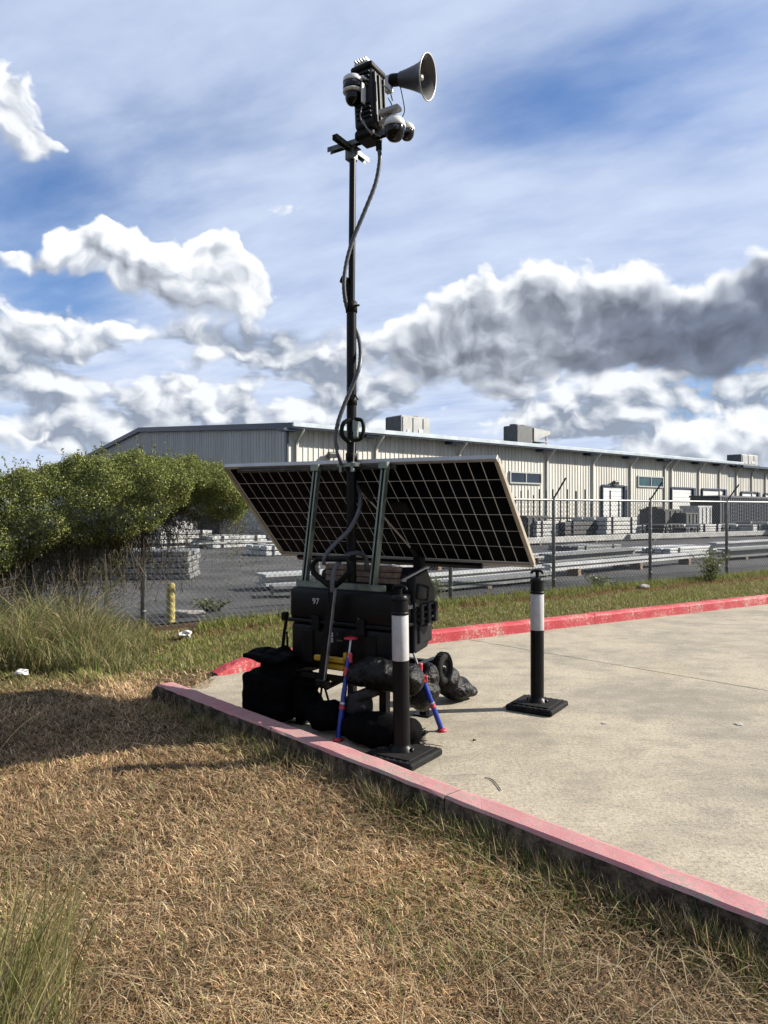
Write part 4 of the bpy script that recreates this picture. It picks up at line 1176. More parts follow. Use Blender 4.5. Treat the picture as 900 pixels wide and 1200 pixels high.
# yellow bollard by the fence
p = gpt(200, 729); m = MB()
m.lathe([(.060, -.02), (.060, .50), (.055, .525), (.035, .545), (0, .55)], (0, 0, 0), n=16)
o = m.build('yellow_bollard', M['yellow_p']); o.location = p; tag(o, 'short weathered yellow bollard behind the fence post', 'bollard')
p = gpt(218, 722); m = MB(); m.box((0, 0, .03), (.55, .25, .10), rot=(0, .05, .3), b=.03); o = m.build('concrete_block', M['stone']); o.location = p; tag(o, 'pale concrete block lying behind the yellow bollard', 'block')
# litter and stones on the grass
def lump(name, px, py, r, label, cat, mk, z=.02):
    bm = bmesh.new(); bmesh.ops.create_icosphere(bm, subdivisions=2, radius=r)
    for v in bm.verts: v.co *= 1 + rng.normal(0, .34 if cat == 'litter' else .16); v.co.z *= (.15 if 'concrete' in label else .55)
    me = bpy.data.meshes.new(name); bm.to_mesh(me); bm.free(); me.materials.append(M[mk])
    o = bpy.data.objects.new(name, me); o.location = gpt(px, py) + Vector((0, 0, z)); COL.objects.link(o); tag(o, label, cat); return o
lump('crumpled_paper', 25, 794, .055, 'crumpled white paper on the lawn edge below the weeds', 'litter', 'litter', .05)
lump('crumpled_paper', 218, 748, .075, 'crumpled white paper in the grass left of the black chest', 'litter', 'litter', .05)
lump('stone', 754, 690, .10, 'pale stone in the grass at the foot of a fence post', 'stone', 'stone', .04)
lump('stone', 708, 848, .02, 'flat pale chip on the open concrete', 'stone', 'stone', .004)
lump('stone', 866, 849, .03, 'flat pale spot of debris at the concrete right edge', 'stone', 'stone', .004)
# ------------------------------------------------------------------ surveillance trailer
CO = Vector((-.235, 5.244, 0)); CU = Vector((.853, -.521, 0)).normalized(); CB = Vector((-CU.y, CU.x, 0))
cyaw = math.atan2(CU.y, CU.x)
def w2l(p): r = Vector(p) - CO; return Vector((r.dot(CU), r.dot(CB), r.z))
def lp(px, py, D): return w2l(at(px, py, D))
def loc(px, py, yl):
    r = Vector(((px - 450) / FPX, 1, 0)); D = (yl + CO.dot(CB)) / r.dot(CB); p = r * D - CO
    return Vector((p.dot(CU), yl, CAMH + (HZ - py) / FPX * D))
def locx(px, py, xl):
    r = Vector(((px - 450) / FPX, 1, 0)); D = (xl + CO.dot(CU)) / r.dot(CU); p = r * D - CO
    return Vector((xl, p.dot(CB), CAMH + (HZ - py) / FPX * D))
cart = empty('surveillance_trailer', CO, cyaw)
tag(cart, 'black surveillance trailer with solar panel, tall mast, cameras and horn on the concrete', 'trailer')

# chest
m = MB(); m.box((-.025, .01, .565), (.88, .26, .33), b=.035, seg=3)
for x in (-.30, .24): m.box((x, -.125, .56), (.10, .02, .24), b=.008)
chest = m.build('chest', M['black'], cart)
m = MB(); m.box((-.025, .01, .862), (.90, .28, .245), b=.04, seg=3); m.box((-.025, .01, .742), (.915, .295, .028), b=.008); lid = m.build('lid', M['black'], chest)
for x in (-.22, .17):
    m = MB(); m.box((x, -.142, .735), (.07, .02, .11), b=.007); m.build('latch', M['black_m'], chest)
text('number_mark', '97', .062, loc(370, 705, -.1325), (R(90), 0, 0), M['mark'], chest)
for py in (743.5, 750):
    q = loc(387.5, py, -.1225); m = MB(); m.box(q, (.040, .003, .032)); s_ = m.build('sticker', M['mark'], chest)
    m = MB(); m.box(q + Vector((0, -.0022, 0)), (.016, .002, .014)); m.build('sticker_print', M['black_m'], chest)
text('small_lettering', '1', .03, loc(395, 743, -.1225), (R(90), 0, 0), M['markg'], chest)
text('small_lettering', 'Li-ion', .022, loc(398, 750.5, -.1225), (R(90), 0, 0), M['markg'], chest)
for px, py in ((420, 727), (389, 728)):
    m = MB(); m.box(loc(px, py, -.1335), (.008, .004, .03) if px == 420 else (.04, .004, .006)); m.build('clip', M['markg'], chest)

# moulded tub behind the chest (profile in y,z run along x)
prof = [(.17, .52), (.375, .545), (.47, .72), (.495, .83), (.485, .965), (.36, 1.13), (.17, 1.09)]
m = MB(); n = len(prof); xs = (-.40, .43)
m.add([(xs[0], y, z) for y, z in prof] + [(xs[1], y, z) for y, z in prof], [tuple(range(n)), tuple(range(2 * n - 1, n - 1, -1))] + [(i, i + n, (i + 1) % n + n, (i + 1) % n) for i in range(n)])
tub = m.build('tub', M['case'], cart)
bv = tub.modifiers.new('bevel', 'BEVEL'); bv.width = .02; bv.segments = 2; bv.limit_method = 'ANGLE'
for z, w in ((.862, .27), (.812, .27), (.765, .26)):
    m = MB(); m.box((.437, .325, z), (.022, w, .020), b=.006); m.build('side_rib', M['case'], tub)
for y in (.235, .345, .455):
    m = MB(); m.box((.445, y, .80), (.030, .045, .15), b=.008); m.build('latch', M['case'], tub)
m = MB(); m.box((.436, .31, .655), (.02, .20, .13), b=.012); m.build('side_panel', M['case'], tub)
m = MB(); m.box((.434, .27, .955), (.014, .16, .115), rot=(R(-12), 0, 0), b=.02, seg=2); m.build('badge_plate', M['case'], tub)
q = locx(481, 711, .4435); text('side_lettering', 'bat', .050, q, (R(90), 0, R(90)), M['mark'], tub)
q = locx(489, 709, .4435); text('side_lettering', 'Box', .040, q, (R(90), 0, R(90)), M['markg'], tub)
m = MB(); m.tube([(.42, .05, 1.06), lp(470, 681, 5.0), lp(501, 664, 5.25)], .009, 6); m.build('stay_rod', M['alu'], cart)
m = MB(); m.box((.36, .36, 1.16), (.08, .06, .10), b=.01); m.tube([(.36, .36, 1.16), (.37, .33, 1.22)], .015, 6); m.build('lid_catch', M['black_m'], tub)

# chassis
m = MB()
for x in (-.33, .33): m.box((x, .22, .385), (.05, .95, .04))
for y in (-.2, .2, .62): m.box((0, y, .375), (.70, .045, .035))
m.build('chassis', M['black_s'], cart)
for x, y in ((-.36, -.13), (.36, -.13), (-.33, .50), (.33, .50)):
    m = MB(); m.box((x, y, .185), (.055, .055, .37)); m.box((x, y, .006), (.13, .13, .012)); m.build('leg', M['black_s'], cart)
def wheel(c):
    m = MB(); R0, w = .122, .042
    pr = [(.062, -.026), (.075, -w + .004), (.100, -w), (R0 - .006, -w * .72), (R0, -w * .3), (R0, w * .3), (R0 - .006, w * .72), (.100, w), (.075, w - .004), (.062, .026), (.062, -.026)]
    m.lathe(pr, (0, 0, 0), (1, 0, 0), n=30); t = m.build('wheel', M['rubber'], cart); t.location = c
    m = MB(); m.lathe([(0, -.030), (.022, -.030), (.024, -.016), (.060, -.020), (.063, -.024), (.063, .024), (.060, .020), (.024, .016), (.022, .030), (0, .030)], (0, 0, 0), (1, 0, 0), n=20); m.build('rim', M['black_s'], t)
    for k in range(24):
        if k == 0:
            m = MB(); m.box((0, 0, R0), (w * 1.2, .010, .006)); lug = m.build('tread_lug', M['rubber'], t)
        else: share(lug, (0, 0, 0), (2 * math.pi * k / 24, 0, 0))
for c in ((.42, .62, .340), (-.42, .62, .340)): wheel(c)
m = MB(); m.tube([(-.42, .62, .34), (.42, .62, .34)], .014, 8); m.build('axle', M['black_s'], cart)

# tow handle: loop grip and shaft
ring = [loc(*q, -.25) for q in ((372, 655), (407, 655), (412, 663), (410, 670), (394, 686), (385, 686), (367, 671), (366, 662))]
m = MB(); m.tube(ring + [ring[0], ring[1]], .020, 8, False); m.box(loc(389.5, 684.5, -.255), (.10, .03, .05), b=.012); hd = m.build('tow_handle', M['black_m'], cart)
m = MB(); a_, b_ = loc(387.5, 690, -.25), loc(378, 797, -.22); d = (b_ - a_)
ang = math.atan2(d.x, -d.z)
m.box((a_ + b_) / 2, (.052, .022, d.length), rot=(0, -ang, 0), b=.004); m.build('shaft', M['black_s'], hd)
m = MB(); m.box((a_ + b_) / 2 + Vector((.031, -.002, 0)), (.009, .022, d.length), rot=(0, -ang, 0)); m.build('shaft_lit_edge', M['galv'], hd)  # pale strip imitates sunlight catching the shaft's edge
q = loc(389, 682, -.275); m = MB(); m.lathe([(.010, 0), (.0125, 0), (.0125, .002), (.010, .002), (.010, 0)], q, (0, -1, 0), n=18); m.box(q + Vector((0, -.001, .001)), (.003, .002, .030)); m.build('handle_emblem', M['mark'], hd)
m = MB(); e = b_
m.tube([e + Vector((0, .0, .02)), e + Vector((.0, .04, -.06)), (-.06, .0, .33)], .022, 8); m.box(e + Vector((0, 0, -.02)), (.09, .07, .06), b=.01)
for dx, dz in ((-.13, -.16), (.05, -.20), (-.05, -.21)): m.tube([e, e + Vector((dx, .03, dz))], .008, 6)
m.build('tongue', M['black_s'], cart)
# yellow step bars
for py0, py1, yl in ((769, 775.5, -.165), (778, 784, -.15)):
    a_ = loc(369 if yl < -.16 else 380, (py0 + py1) / 2, yl); b_ = loc(405, (py0 + py1) / 2, yl); zc = (a_.z + b_.z) / 2
    m = MB(); m.box(((a_.x + b_.x) / 2, yl, zc), (b_.x - a_.x, .04, .040), b=.008); m.build('yellow_bar', M['yellow'], cart)
m = MB(); m.box(loc(405, 769, -.17), (.03, .03, .05), b=.006); m.build('yellow_bar', M['yellow'], cart)
# side bracket, left
m = MB()
m.tube([loc(337, 719, .0), loc(333, 742, .0), loc(330, 772, .0)], .013, 6); m.tube([loc(336, 740, .02), loc(338, 772, .02)], .008, 6)
m.tube([loc(330, 760, 0), loc(312, 766, 0), loc(304, 772, -.02)], .010, 6); m.box(loc(334, 722, 0), (.05, .05, .07), b=.01)
m.build('side_bracket', M['black_s'], cart)

# strut frame on the chest and timber packers
m = MB(); m.box((-.07, -.05, 1.005), (.76, .045, .040)); m.box((-.07, -.05, 1.0265), (.76, .018, .004)); m.build('base_strut', M['strut'], cart)
for k, (pt, pb) in enumerate((((372, 546), (357, 686)), ((452, 543), (437, 690)))):
    t_ = loc(*pt, .0); b_ = loc(*pb, -.045); d = t_ - b_; c = (t_ + b_) / 2; tl = math.atan2(d.x, d.z)
    m = MB(); rot = Euler((-math.atan2(d.y, d.z), tl, 0))
    Mx = rot.to_matrix(); w = .021
    for off, sz in (((0, w, 0), (.042, .003, d.length)), ((-w, 0, 0), (.003, .042, d.length)), ((w, 0, 0), (.003, .042, d.length)), ((-w * .72, -w, 0), (.012, .003, d.length)), ((w * .72, -w, 0), (.012, .003, d.length))):
        m.box(c + Mx @ Vector(off), sz, rot=Mx.to_4x4())
    up = m.build('upright_strut', M['strut'], cart)
    for u in np.linspace(-.46, .46, 16):
        m = MB(); m.box(c + Mx @ Vector((0, .0190, u * d.length)), (.014, .002, .028), rot=Mx.to_4x4()); m.build('slot', M['black_s'], up)
    m = MB(); m.box(t_ + Vector((0, -.02, -.015)), (.07, .05, .05), b=.004); m.build('clamp', M['strut'], up)
for i in range(3):
    m = MB(); m.box((.0, .15, 1.135 - .043 * i - .01), (.62, .09, .038), rot=(0, 0, rng.normal(0, .01)), b=.004); m.build('timber_packer', M['wood'], cart)

# mast
mast_top = 4.17
m = MB(); m.tube([(0, 0, .39), (0, 0, 3.06)], .036, 14); mast = m.build('mast', M['black_s'], cart)
m = MB(); m.tube([(0, 0, 3.06), (.012, 0, mast_top)], .0245, 12); m.build('upper_stage', M['black_s'], mast)
for z, r_, hh in ((3.05, .043, .07), (2.36, .041, .05), (1.96, .043, .05)):
    m = MB(); m.lathe([(.03, -hh), (r_, -hh), (r_, 0), (.026, .012)], (0, 0, z), n=16); m.build('collar', M['black_m'], mast)
m = MB(); m.tube([(-.02, -.03, 3.20), (-.055, -.05, 3.22)], .028, 10); m.box((-.03, -.02, 3.13), (.05, .03, .16), b=.008); m.build('lock_knob', M['black_m'], mast)
m = MB(); m.box((.045, -.01, 3.02), (.06, .012, .012)); m.tube([(.02, 0, 2.40), (.07, -.02, 2.34)], .005, 5); m.build('lock_pin', M['black_m'], mast)
m = MB()
m.tube(smoothpts([lp(410, 519, 5.17), lp(401, 510, 5.15), lp(402, 497, 5.15), lp(411, 491, 5.17)], 4), .016, 8)
m.tube(smoothpts([lp(416, 491, 5.15), lp(424, 493, 5.13), lp(426, 503, 5.13), lp(423, 514, 5.13), lp(415, 516, 5.15)], 4), .014, 8); wn = m.build('winch', M['black_m'], mast)
m = MB(); m.box(lp(417, 499, 5.16), (.045, .03, .09), b=.006); m.box(lp(417, 508, 5.15), (.03, .03, .05), b=.004); m.build('winch_plate', M['strut'], wn)
m = MB(); m.tube([lp(416, 505, 5.15), lp(414, 546, 5.17)], .004, 5); m.build('cable', M['alu'], wn)

# solar panel
PW, PH = 1.175, .534
eU0 = Vector((1, 0, .012)).normalized(); eV0 = Vector((0, -.712, .702)); eV0 = (eV0 - eU0 * eV0.dot(eU0)).normalized(); ro = R(-1.5)
eU = eU0 * math.cos(ro) + eV0 * math.sin(ro); eV = -eU0 * math.sin(ro) + eV0 * math.cos(ro); eN = eU.cross(eV)
PC = Vector((-.070, .395, 1.529))
PM = Matrix((eU, eV, eN)).transposed().to_4x4(); PM.translation = PC
m = MB(); m.box((0, 0, 0), (2 * PW - .02, 2 * PH - .02, .006)); panel = m.build('solar_panel', M['sheet'], cart); panel.matrix_local = PM
cw, ch = (2 * PW - .06) / 24, (2 * PH - .06) / 6
m = MB(); q = .006
m.add([(-cw / 2 + .0028, -ch / 2 + .0028, 0), (cw / 2 - .0028, -ch / 2 + .0028, 0), (cw / 2 - .0028, ch / 2 - .0028, 0), (-cw / 2 + .0028, ch / 2 - .0028, 0)] +
      [(-cw / 2 + .0036, -ch / 2 + .0036, .0016), (cw / 2 - .0036, -ch / 2 + .0036, .0016), (cw / 2 - .0036, ch / 2 - .0036, .0016), (-cw / 2 + .0036, ch / 2 - .0036, .0016)],
      [(3, 2, 1, 0), (4, 5, 6, 7), (0, 1, 5, 4), (1, 2, 6, 5), (2, 3, 7, 6), (3, 0, 4, 7)])
cell = None
for i in range(24):
    for j in range(6):
        p = Vector(((i - 11.5) * cw, (j - 2.5) * ch, .0045))
        if cell is None: cell = m.build('cell', M['cell'], panel); cell.location = p
        else: share(cell, p)
for sx, sy, c, s_ in ((0, 1, (0, PH - .008, .004), (2 * PW, .028, .04)), (0, -1, (0, -PH + .008, .004), (2 * PW, .028, .04)), (1, 0, (PW - .008, 0, .0042), (.028, 2 * PH - .045, .039)), (-1, 0, (-PW + .008, 0, .0042), (.028, 2 * PH - .045, .039))):
    m = MB(); m.box(c, s_, b=.003); m.build('frame_rail', M['alu'] if sy == 1 else M['alu_b'], panel)
m = MB(); m.box((-.1, -PH + .012, .045), (1.75, .04, .03), b=.004); m.build('lower_rail', M['black_s'], panel)
m = MB(); m.box((-.30, PH - .03, .036), (1.45, .022, .022)); m.build('upper_rail', M['strut_d'], panel)
m = MB(); m.box((.3, .1, .035), (.12, .10, .03), b=.008); m.build('junction_box', M['black_m'], panel)
m = MB(); m.tube([(.0, PH - .08, .05), (.28, -PH + .05, .06)], .0075, 6); m.build('stay', M['alu'], panel)
m = MB(); m.tube([(.06, PH - .20, .055), (.10, PH - .34, .056)], .017, 8); m.tube([(.24, -PH + .21, .06), (.26, -PH + .10, .06)], .018, 8); m.build('stay_damper', M['black_m'], panel)
m = MB(); m.box((0, -.02, 1.875), (.16, .10, .03), b=.004); m.box((-.05, -.055, 1.86), (.02, .03, .07)); m.box((.05, -.055, 1.86), (.02, .03, .07)); m.build('mast_bracket', M['strut'], cart)

# conduit up the mast
F_, K_ = 5.175, 5.325
pts = [(444, 172, 5.14), (445, 188, 5.14), (440, 215, 5.15), (428, 246, 5.16), (414, 280, F_), (406, 308, F_), (403, 335, F_), (406, 358, 5.22), (412, 374, K_), (419, 392, K_), (422.5, 410, 5.25), (421, 430, F_), (413, 452, F_), (402, 478, F_), (395, 500, F_), (394, 520, F_), (399, 540, F_), (408, 553, K_), (417, 566, K_), (422, 582, 5.24), (420, 600, F_), (409, 621, 5.15), (393, 637, 5.10), (382, 650, 5.05), (379, 662, 5.05)]
hs = smoothpts([lp(*p) for p in pts], 9)
rad = [.0152 + (.0011 if i % 2 else -.0011) for i in range(len(hs))]
m = MB(); m.tube(hs, rad, 10); m.build('conduit', M['hose'], cart)
pts = [(389, 694, 4.95), (390, 676, 4.96), (396, 660, 5.0), (408, 650, 5.08), (420, 648, 5.15), (428, 653, 5.2), (430, 668, 5.22)]
hs = smoothpts([lp(*p) for p in pts], 8); m = MB(); m.tube(hs, [.0165 + (.001 if i % 2 else -.001) for i in range(len(hs))], 10); m.build('conduit', M['hose'], cart)
m = MB(); m.tube([lp(444, 166, 5.14), lp(444, 176, 5.14)], .022, 10); m.build('conduit_gland', M['black_m'], cart)

# mast head
m = MB(); zt = mast_top
for off, sz in (((.065, 0, zt + .045), (.53, .040, .004)), ((.065, -.019, zt + .028), (.53, .003, .034)), ((.065, .019, zt + .028), (.53, .003, .034))): m.box(off, sz)
m.build('cross_strut', M['strut_d'], cart)
m = MB()
for off, sz in (((0, 0, zt + .005), (.040, .42, .004)), ((-.019, 0, zt - .012), (.003, .42, .034)), ((.019, 0, zt - .012), (.003, .42, .034))): m.box(off, sz)
m.build('cross_strut', M['strut_d'], cart)
m = MB(); m.box((.0, 0, zt - .05), (.07, .07, .09), b=.006); m.box((0, 0, zt - .005), (.10, .10, .008)); m.build('mast_flange', M['strut_d'], cart)
CX = .150; CZ = 4.445
m = MB(); m.box((CX, .01, CZ), (.165, .19, .42), rot=(0, R(-3), 0), b=.028, seg=2); case = m.build('equipment_case', M['case'], cart)
m = MB(); m.box((CX - .012, .01, CZ + .222), (.18, .205, .045), rot=(0, R(-3), 0), b=.016, seg=2); m.build('case_lid', M['black_m'], case)
for i in range(4):
    m = MB(); m.box((CX - .002 - i * .003, -.089, CZ + .17 - i * .032), (.12, .02, .014), rot=(0, R(-3), 0), b=.004); m.build('rib', M['case'], case)
    m = MB(); m.box((CX + .004 + i * .004, -.089, CZ - .05 - i * .032), (.12, .02, .014), rot=(0, R(-3), 0), b=.004); m.build('rib', M['case'], case)
for y in (-.055, 0, .065):
    m = MB(); m.box((CX + .088, y, CZ), (.018, .020, .36), rot=(0, R(-3), 0), b=.005); m.build('rib', M['case'], case)
m = MB(); m.box((CX - .01, .01, CZ - .235), (.15, .17, .075), b=.02); m.build('case_foot', M['black_m'], case)
m = MB(); m.box((CX - .03, .0, CZ + .262), (.12, .13, .035), b=.012, seg=2)
for k in range(5): m.box((CX - .07 + k * .022, -.03, CZ + .282), (.010, .10, .016))
m.build('beacon', M['white'], case)
# fixed multi-lens camera, left
c = lp(413.5, 101, 5.10)
m = MB(); m.lathe([(0, .062), (.055, .062), (.068, .050), (.071, .030), (.071, .018), (.066, .016)], c, n=24); m.lathe([(.066, -.035), (.071, -.036), (.071, -.046), (.060, -.052), (.050, -.052)], c, n=24); 
m.box(c + Vector((.05, .055, 0)), (.03, .03, .09))
cl_ = m.build('camera', M['white'], cart); tag(cl_, 'white and black multi lens dome camera on the left of the case')
m = MB(); m.lathe([(.060, .022), (.0700, .018), (.0700, -.034), (.062, -.040)], c, n=24); m.build('visor', M['dome'], cl_)
m = MB(); m.lathe([(.054, -.060), (.054, -.085), (.050, -.105), (.038, -.125), (.020, -.135), (0, -.138)], c, n=24); m.build('dome', M['dome'], cl_)
m = MB(); q = c + Vector((.045, -.055, .0)); m.lathe([(0, .004), (.012, .003), (.013, 0)], q, (.5, -.8, 0), n=12); m.build('lens', M['lens'], cl_)
m = MB(); m.tube(smoothpts([c + Vector((.05, .01, .05)), c + Vector((.085, .03, .045)), c + Vector((.095, .05, -.02))], 4), .013, 8); m.box(c + Vector((.085, .005, -.075)), (.012, .05, .14), b=.004); m.build('bracket', M['white'], cl_)
# two PTZ domes, right
for k, (px, py, D, r_) in enumerate(((462.5, 149, 5.0, .078), (477, 153, 5.12, .056))):
    c = lp(px, py, D)
    m = MB(); m.lathe([(0, r_ * .95), (r_ * .45, r_ * .90), (r_ * .80, r_ * .62), (r_ * .96, r_ * .25), (r_ * .98, -r_ * .05), (r_ * .92, -r_ * .08)], c, n=26); pc_ = m.build('camera', M['white'], cart)
    tag(pc_, ['large white topped dome camera under the horn', 'smaller white dome camera behind the large one'][k])
    m = MB(); m.lathe([(r_ * .88, -r_ * .02), (r_ * .90, -r_ * .35), (r_ * .82, -r_ * .75), (r_ * .55, -r_ * 1.12), (r_ * .25, -r_ * 1.25), (0, -r_ * 1.28)], c, n=26); m.build('dome', M['dome'], pc_)
    m = MB(); m.lathe([(0, .006), (r_ * .22, .004), (r_ * .24, 0)], c + Vector((r_ * .55, -r_ * .68, -r_ * .35)), (.6, -.75, -.2), n=12); m.build('lens', M['lens'], pc_)
    m = MB(); m.tube([c + Vector((0, 0, r_ * .8)), c + Vector((-.03, .02, r_ * 1.2)), (CX + .08, .0, c.z + r_ * 1.1)], .018, 8); m.build('bracket', M['white'], pc_)
m = MB(); m.box(lp(457, 130, 5.03), (.15, .09, .035), rot=(R(12), R(-8), .2), b=.008); m.build('antenna_box', M['unit'], cart)
# horn loudspeaker
hb = lp(460, 94, 5.06); ax = Vector((.985, -.02, .015)); hx = Vector((CU.dot(Vector((.91, -.42, 0))), CB.dot(Vector((.91, -.42, 0))), -.17)).normalized()
m = MB(); m.lathe([(0.0492, 0.0602), (0.0548, 0.0860), (0.0662, 0.1290), (0.0795, 0.1720), (0.0955, 0.2150), (0.1155, 0.2451), (0.1362, 0.2649), (0.1419, 0.2683)], hb, hx, n=36); hn = m.build('horn_speaker', M['horn'], cart)
m = MB(); m.lathe([(0.1391, 0.2657), (0.1116, 0.2442), (0.0909, 0.2133), (0.0738, 0.1720), (0.0568, 0.1290), (0.0189, 0.1204), (0.0000, 0.1204)], hb, hx, n=36); m.build('horn_inside', M['horn_in'], hn)
m = MB(); m.lathe([(0.1382, 0.2623), (0.1439, 0.2623), (0.1466, 0.2675), (0.1439, 0.2726), (0.1382, 0.2692)], hb, hx, n=36); m.build('rim', M['horn_rim'], hn)
m = MB(); m.lathe([(0.0000, -0.0172), (0.0365, -0.0172), (0.0415, -0.0043), (0.0415, 0.0516), (0.0349, 0.0671), (0.0332, 0.0731)], hb, hx, n=20); m.build('driver', M['black_m'], hn)
m = MB(); m.lathe([(0.0000, 0.2305), (0.0166, 0.2288), (0.0216, 0.2193), (0.0216, 0.1806), (0.0166, 0.1290)], hb, hx, n=16); m.lathe([(0.0000, 0.2322), (0.0050, 0.2322), (0.0050, 0.2288)], hb, hx, n=8); m.build('throat_cone', M['alu'], hn)
m = MB(); m.box(hb + Vector((-.03, 0, -.02)), (.05, .04, .12), b=.006); m.build('bracket', M['alu'], hn)
m = MB(); m.tube(smoothpts([hb + hx * .06 + Vector((0, 0, -.05)), lp(472, 115, 5.02), lp(474, 130, 5.03), lp(470, 140, 5.04)], 5), .0035, 5, False); m.build('cable', M['black_m'], hn)
m = MB()
for a1, a2, a3 in (((424, 125), (423, 140), (436, 158)), ((425, 140), (432, 152), (446, 160)), ((455, 115), (459, 125), (452, 140)), ((448, 100), (456, 105), (460, 118))):
    m.tube(smoothpts([lp(*a1, 5.06), lp(*a2, 5.02), lp(*a3, 5.03)], 4), .0045, 5, False)
m.build('wiring', M['markg'], cart)

# ------------------------------------------------------------------ delineator posts
def delineator(px, py, label, yaw, lean=(0, 0)):
    b0 = gpt(px, py); root = empty('delineator_post', b0, yaw); root.rotation_euler = (lean[0], lean[1], yaw)
    tag(root, label, 'bollard')
    m = MB(); m.box((0, 0, .024), (.376, .376, .044), b=.010)
    m.box((0, 0, .050), (.30, .30, .012), b=.004)
    for k in range(7): m.box((-.14 + k * .0467, -.165, .047), (.012, .03, .006)); m.box((-.14 + k * .0467, .165, .047), (.012, .03, .006))
    m.build('base', M['rubber'], root)
    m = MB(); m.lathe([(.075, .055), (.066, .075), (.054, .085), (.052, .10), (.0515, .99), (.0505, 1.01), (.046, 1.02), (.03, 1.026), (0, 1.028)], (0, 0, 0), n=28); m.build('tube', M['black'], root)
    m = MB(); m.lathe([(.0522, .615), (.0528, .617), (.0528, .895), (.0522, .897)], (0, 0, 0), n=28); m.build('reflective_band', M['band'], root)
    m = MB(); m.lathe([(.051, .897), (.0575, .900), (.0585, .908), (.0575, .916), (.051, .919)], (0, 0, 0), n=28); m.lathe([(.050, .985), (.055, .988), (.0555, 1.0), (.051, 1.012)], (0, 0, 0), n=28); m.build('collar', M['black'], root)
    m = MB(); m.tube([(0, 0, 1.02), (0, 0, 1.068)], .015, 8); m.tube(smoothpts([(-.05, 0, 1.055), (-.035, 0, 1.072), (0, 0, 1.078), (.035, 0, 1.072), (.05, 0, 1.055)], 3), .011, 8); m.build('grip', M['black'], root)
    for sx in (-1, 1):
        m = MB(); m.lathe([(0, .022), (.012, .02), (.013, 0)], (.075 * sx, 0, .056), n=8); m.build('bolt', M['black_s'], root)
delineator(471, 889, 'nearer black delineator post with white band beside the pink kerb', cyaw - .05, (0, R(-.9)))
delineator(629.5, 830, 'farther black delineator post with white band standing alone on open concrete', cyaw - .03)

# ------------------------------------------------------------------ support poles
def pole(top, foot, label, padtop):
    top, foot = Vector(top), Vector(foot); d = top - foot; L = d.length; ax = d / L
    root = empty('support_pole', foot); tag(root, label, 'support pole'); q = lambda u: ax * (L * u)
    m = MB(); m.lathe([(0, 0), (.034, 0), (.036, .006), (.034, .014), (.015, .022), (0, .024)], (0, 0, 0), n=18); m.build('foot_pad', M['redp'], root)
    m = MB(); m.tube([q(.02), q(.50)], .0185, 12); m.build('lower_tube', M['blue'], root)
    m = MB(); m.tube([q(.50), q(.80)], .0165, 12); m.build('upper_tube', M['blue'], root)
    m = MB(); m.tube([q(.30), q(.335)], .0222, 12); m.build('red_ring', M['redp'], root)
    m = MB(); m.tube([q(.345), q(.365)], .0218, 12); m.build('silver_ring', M['steel'], root)
    m = MB(); m.tube([q(.62), q(.70)], .025, 12); m.box(q(.66) + Vector((.018, -.01, 0)), (.03, .02, .05), b=.005); m.build('clamp', M['redp'], root)
    m = MB(); m.box(q(.80) + Vector((.012, -.008, 0)), (.028, .024, .07), b=.006); m.build('trigger', M['pinkp'], root)
    m = MB(); m.tube([q(.78), q(.985)], .0085, 8); m.build('rod', M['steel'], root)
    if padtop:
        m = MB(); m.lathe([(0, 0), (.048, .004), (.050, .012), (.02, .020), (0, .020)], q(.98), (0, 0, 1), n=18); m.build('top_pad', M['redp'], root)
cw2 = lambda v: CO + CU * v.x + CB * v.y + Vector((0, 0, v.z))
pole(cw2(loc(411.5, 747, -.175)), gpt(396, 868), 'blue and red support pole standing upright before the black chest', True)
pole(cw2(locx(484, 764, .44)), gpt(518, 857), 'blue and red support pole slanting down on the open concrete side', False)

# ------------------------------------------------------------------ sandbags
btex = bpy.data.textures.new('bag_creases', 'MUSGRAVE'); btex.noise_scale = .11; btex.musgrave_type = 'RIDGED_MULTIFRACTAL'; btex.octaves = 3; btex.noise_intensity = .6
btex2 = bpy.data.textures.new('bag_lumps', 'CLOUDS'); btex2.noise_scale = .20
def bag(lobes, label, mk, unused=0, voxel=.0095, amp=.022, ties=None, name='sandbag'):
    """lobes: (centre world, radii, euler, kind); welded into one soft body, creased"""
    bm = bmesh.new()
    org = Vector(lobes[0][0]); org.z = 0
    for c, r, e, k in lobes:
        t = bmesh.new()
        if k == 's': bmesh.ops.create_icosphere(t, subdivisions=3, radius=1)
        else:
            bmesh.ops.create_cube(t, size=2); bmesh.ops.bevel(t, geom=list(t.edges), offset=.28, segments=2, affect='EDGES', profile=.5)
        Mx = Matrix.Translation(Vector(c) - org) @ Euler(e).to_matrix().to_4x4() @ Matrix.Diagonal((*r, 1))
        bmesh.ops.transform(t, matrix=Mx, verts=list(t.verts))
        tm = bpy.data.meshes.new('t'); t.to_mesh(tm); t.free(); bm.from_mesh(tm); bpy.data.meshes.remove(tm)
    me = bpy.data.meshes.new(name); bm.to_mesh(me); bm.free(); me.materials.append(M[mk])
    o = bpy.data.objects.new(name, me); o.location = org; COL.objects.link(o)
    r = o.modifiers.new('r', 'REMESH'); r.mode = 'VOXEL'; r.voxel_size = voxel; r.use_smooth_shade = True
    s = o.modifiers.new('s', 'SMOOTH'); s.factor = .6; s.iterations = 5
    d = o.modifiers.new('d', 'DISPLACE'); d.texture = btex2; d.strength = amp * 2.0; d.mid_level = .5; d.texture_coords = 'GLOBAL'
    d = o.modifiers.new('d2', 'DISPLACE'); d.texture = btex; d.strength = amp * .6; d.mid_level = .6; d.texture_coords = 'GLOBAL'
    s = o.modifiers.new('s2', 'SMOOTH'); s.factor = .5; s.iterations = 2
    tag(o, label, 'sandbag'); return o
def A(px, py, D): return at(px, py, D)
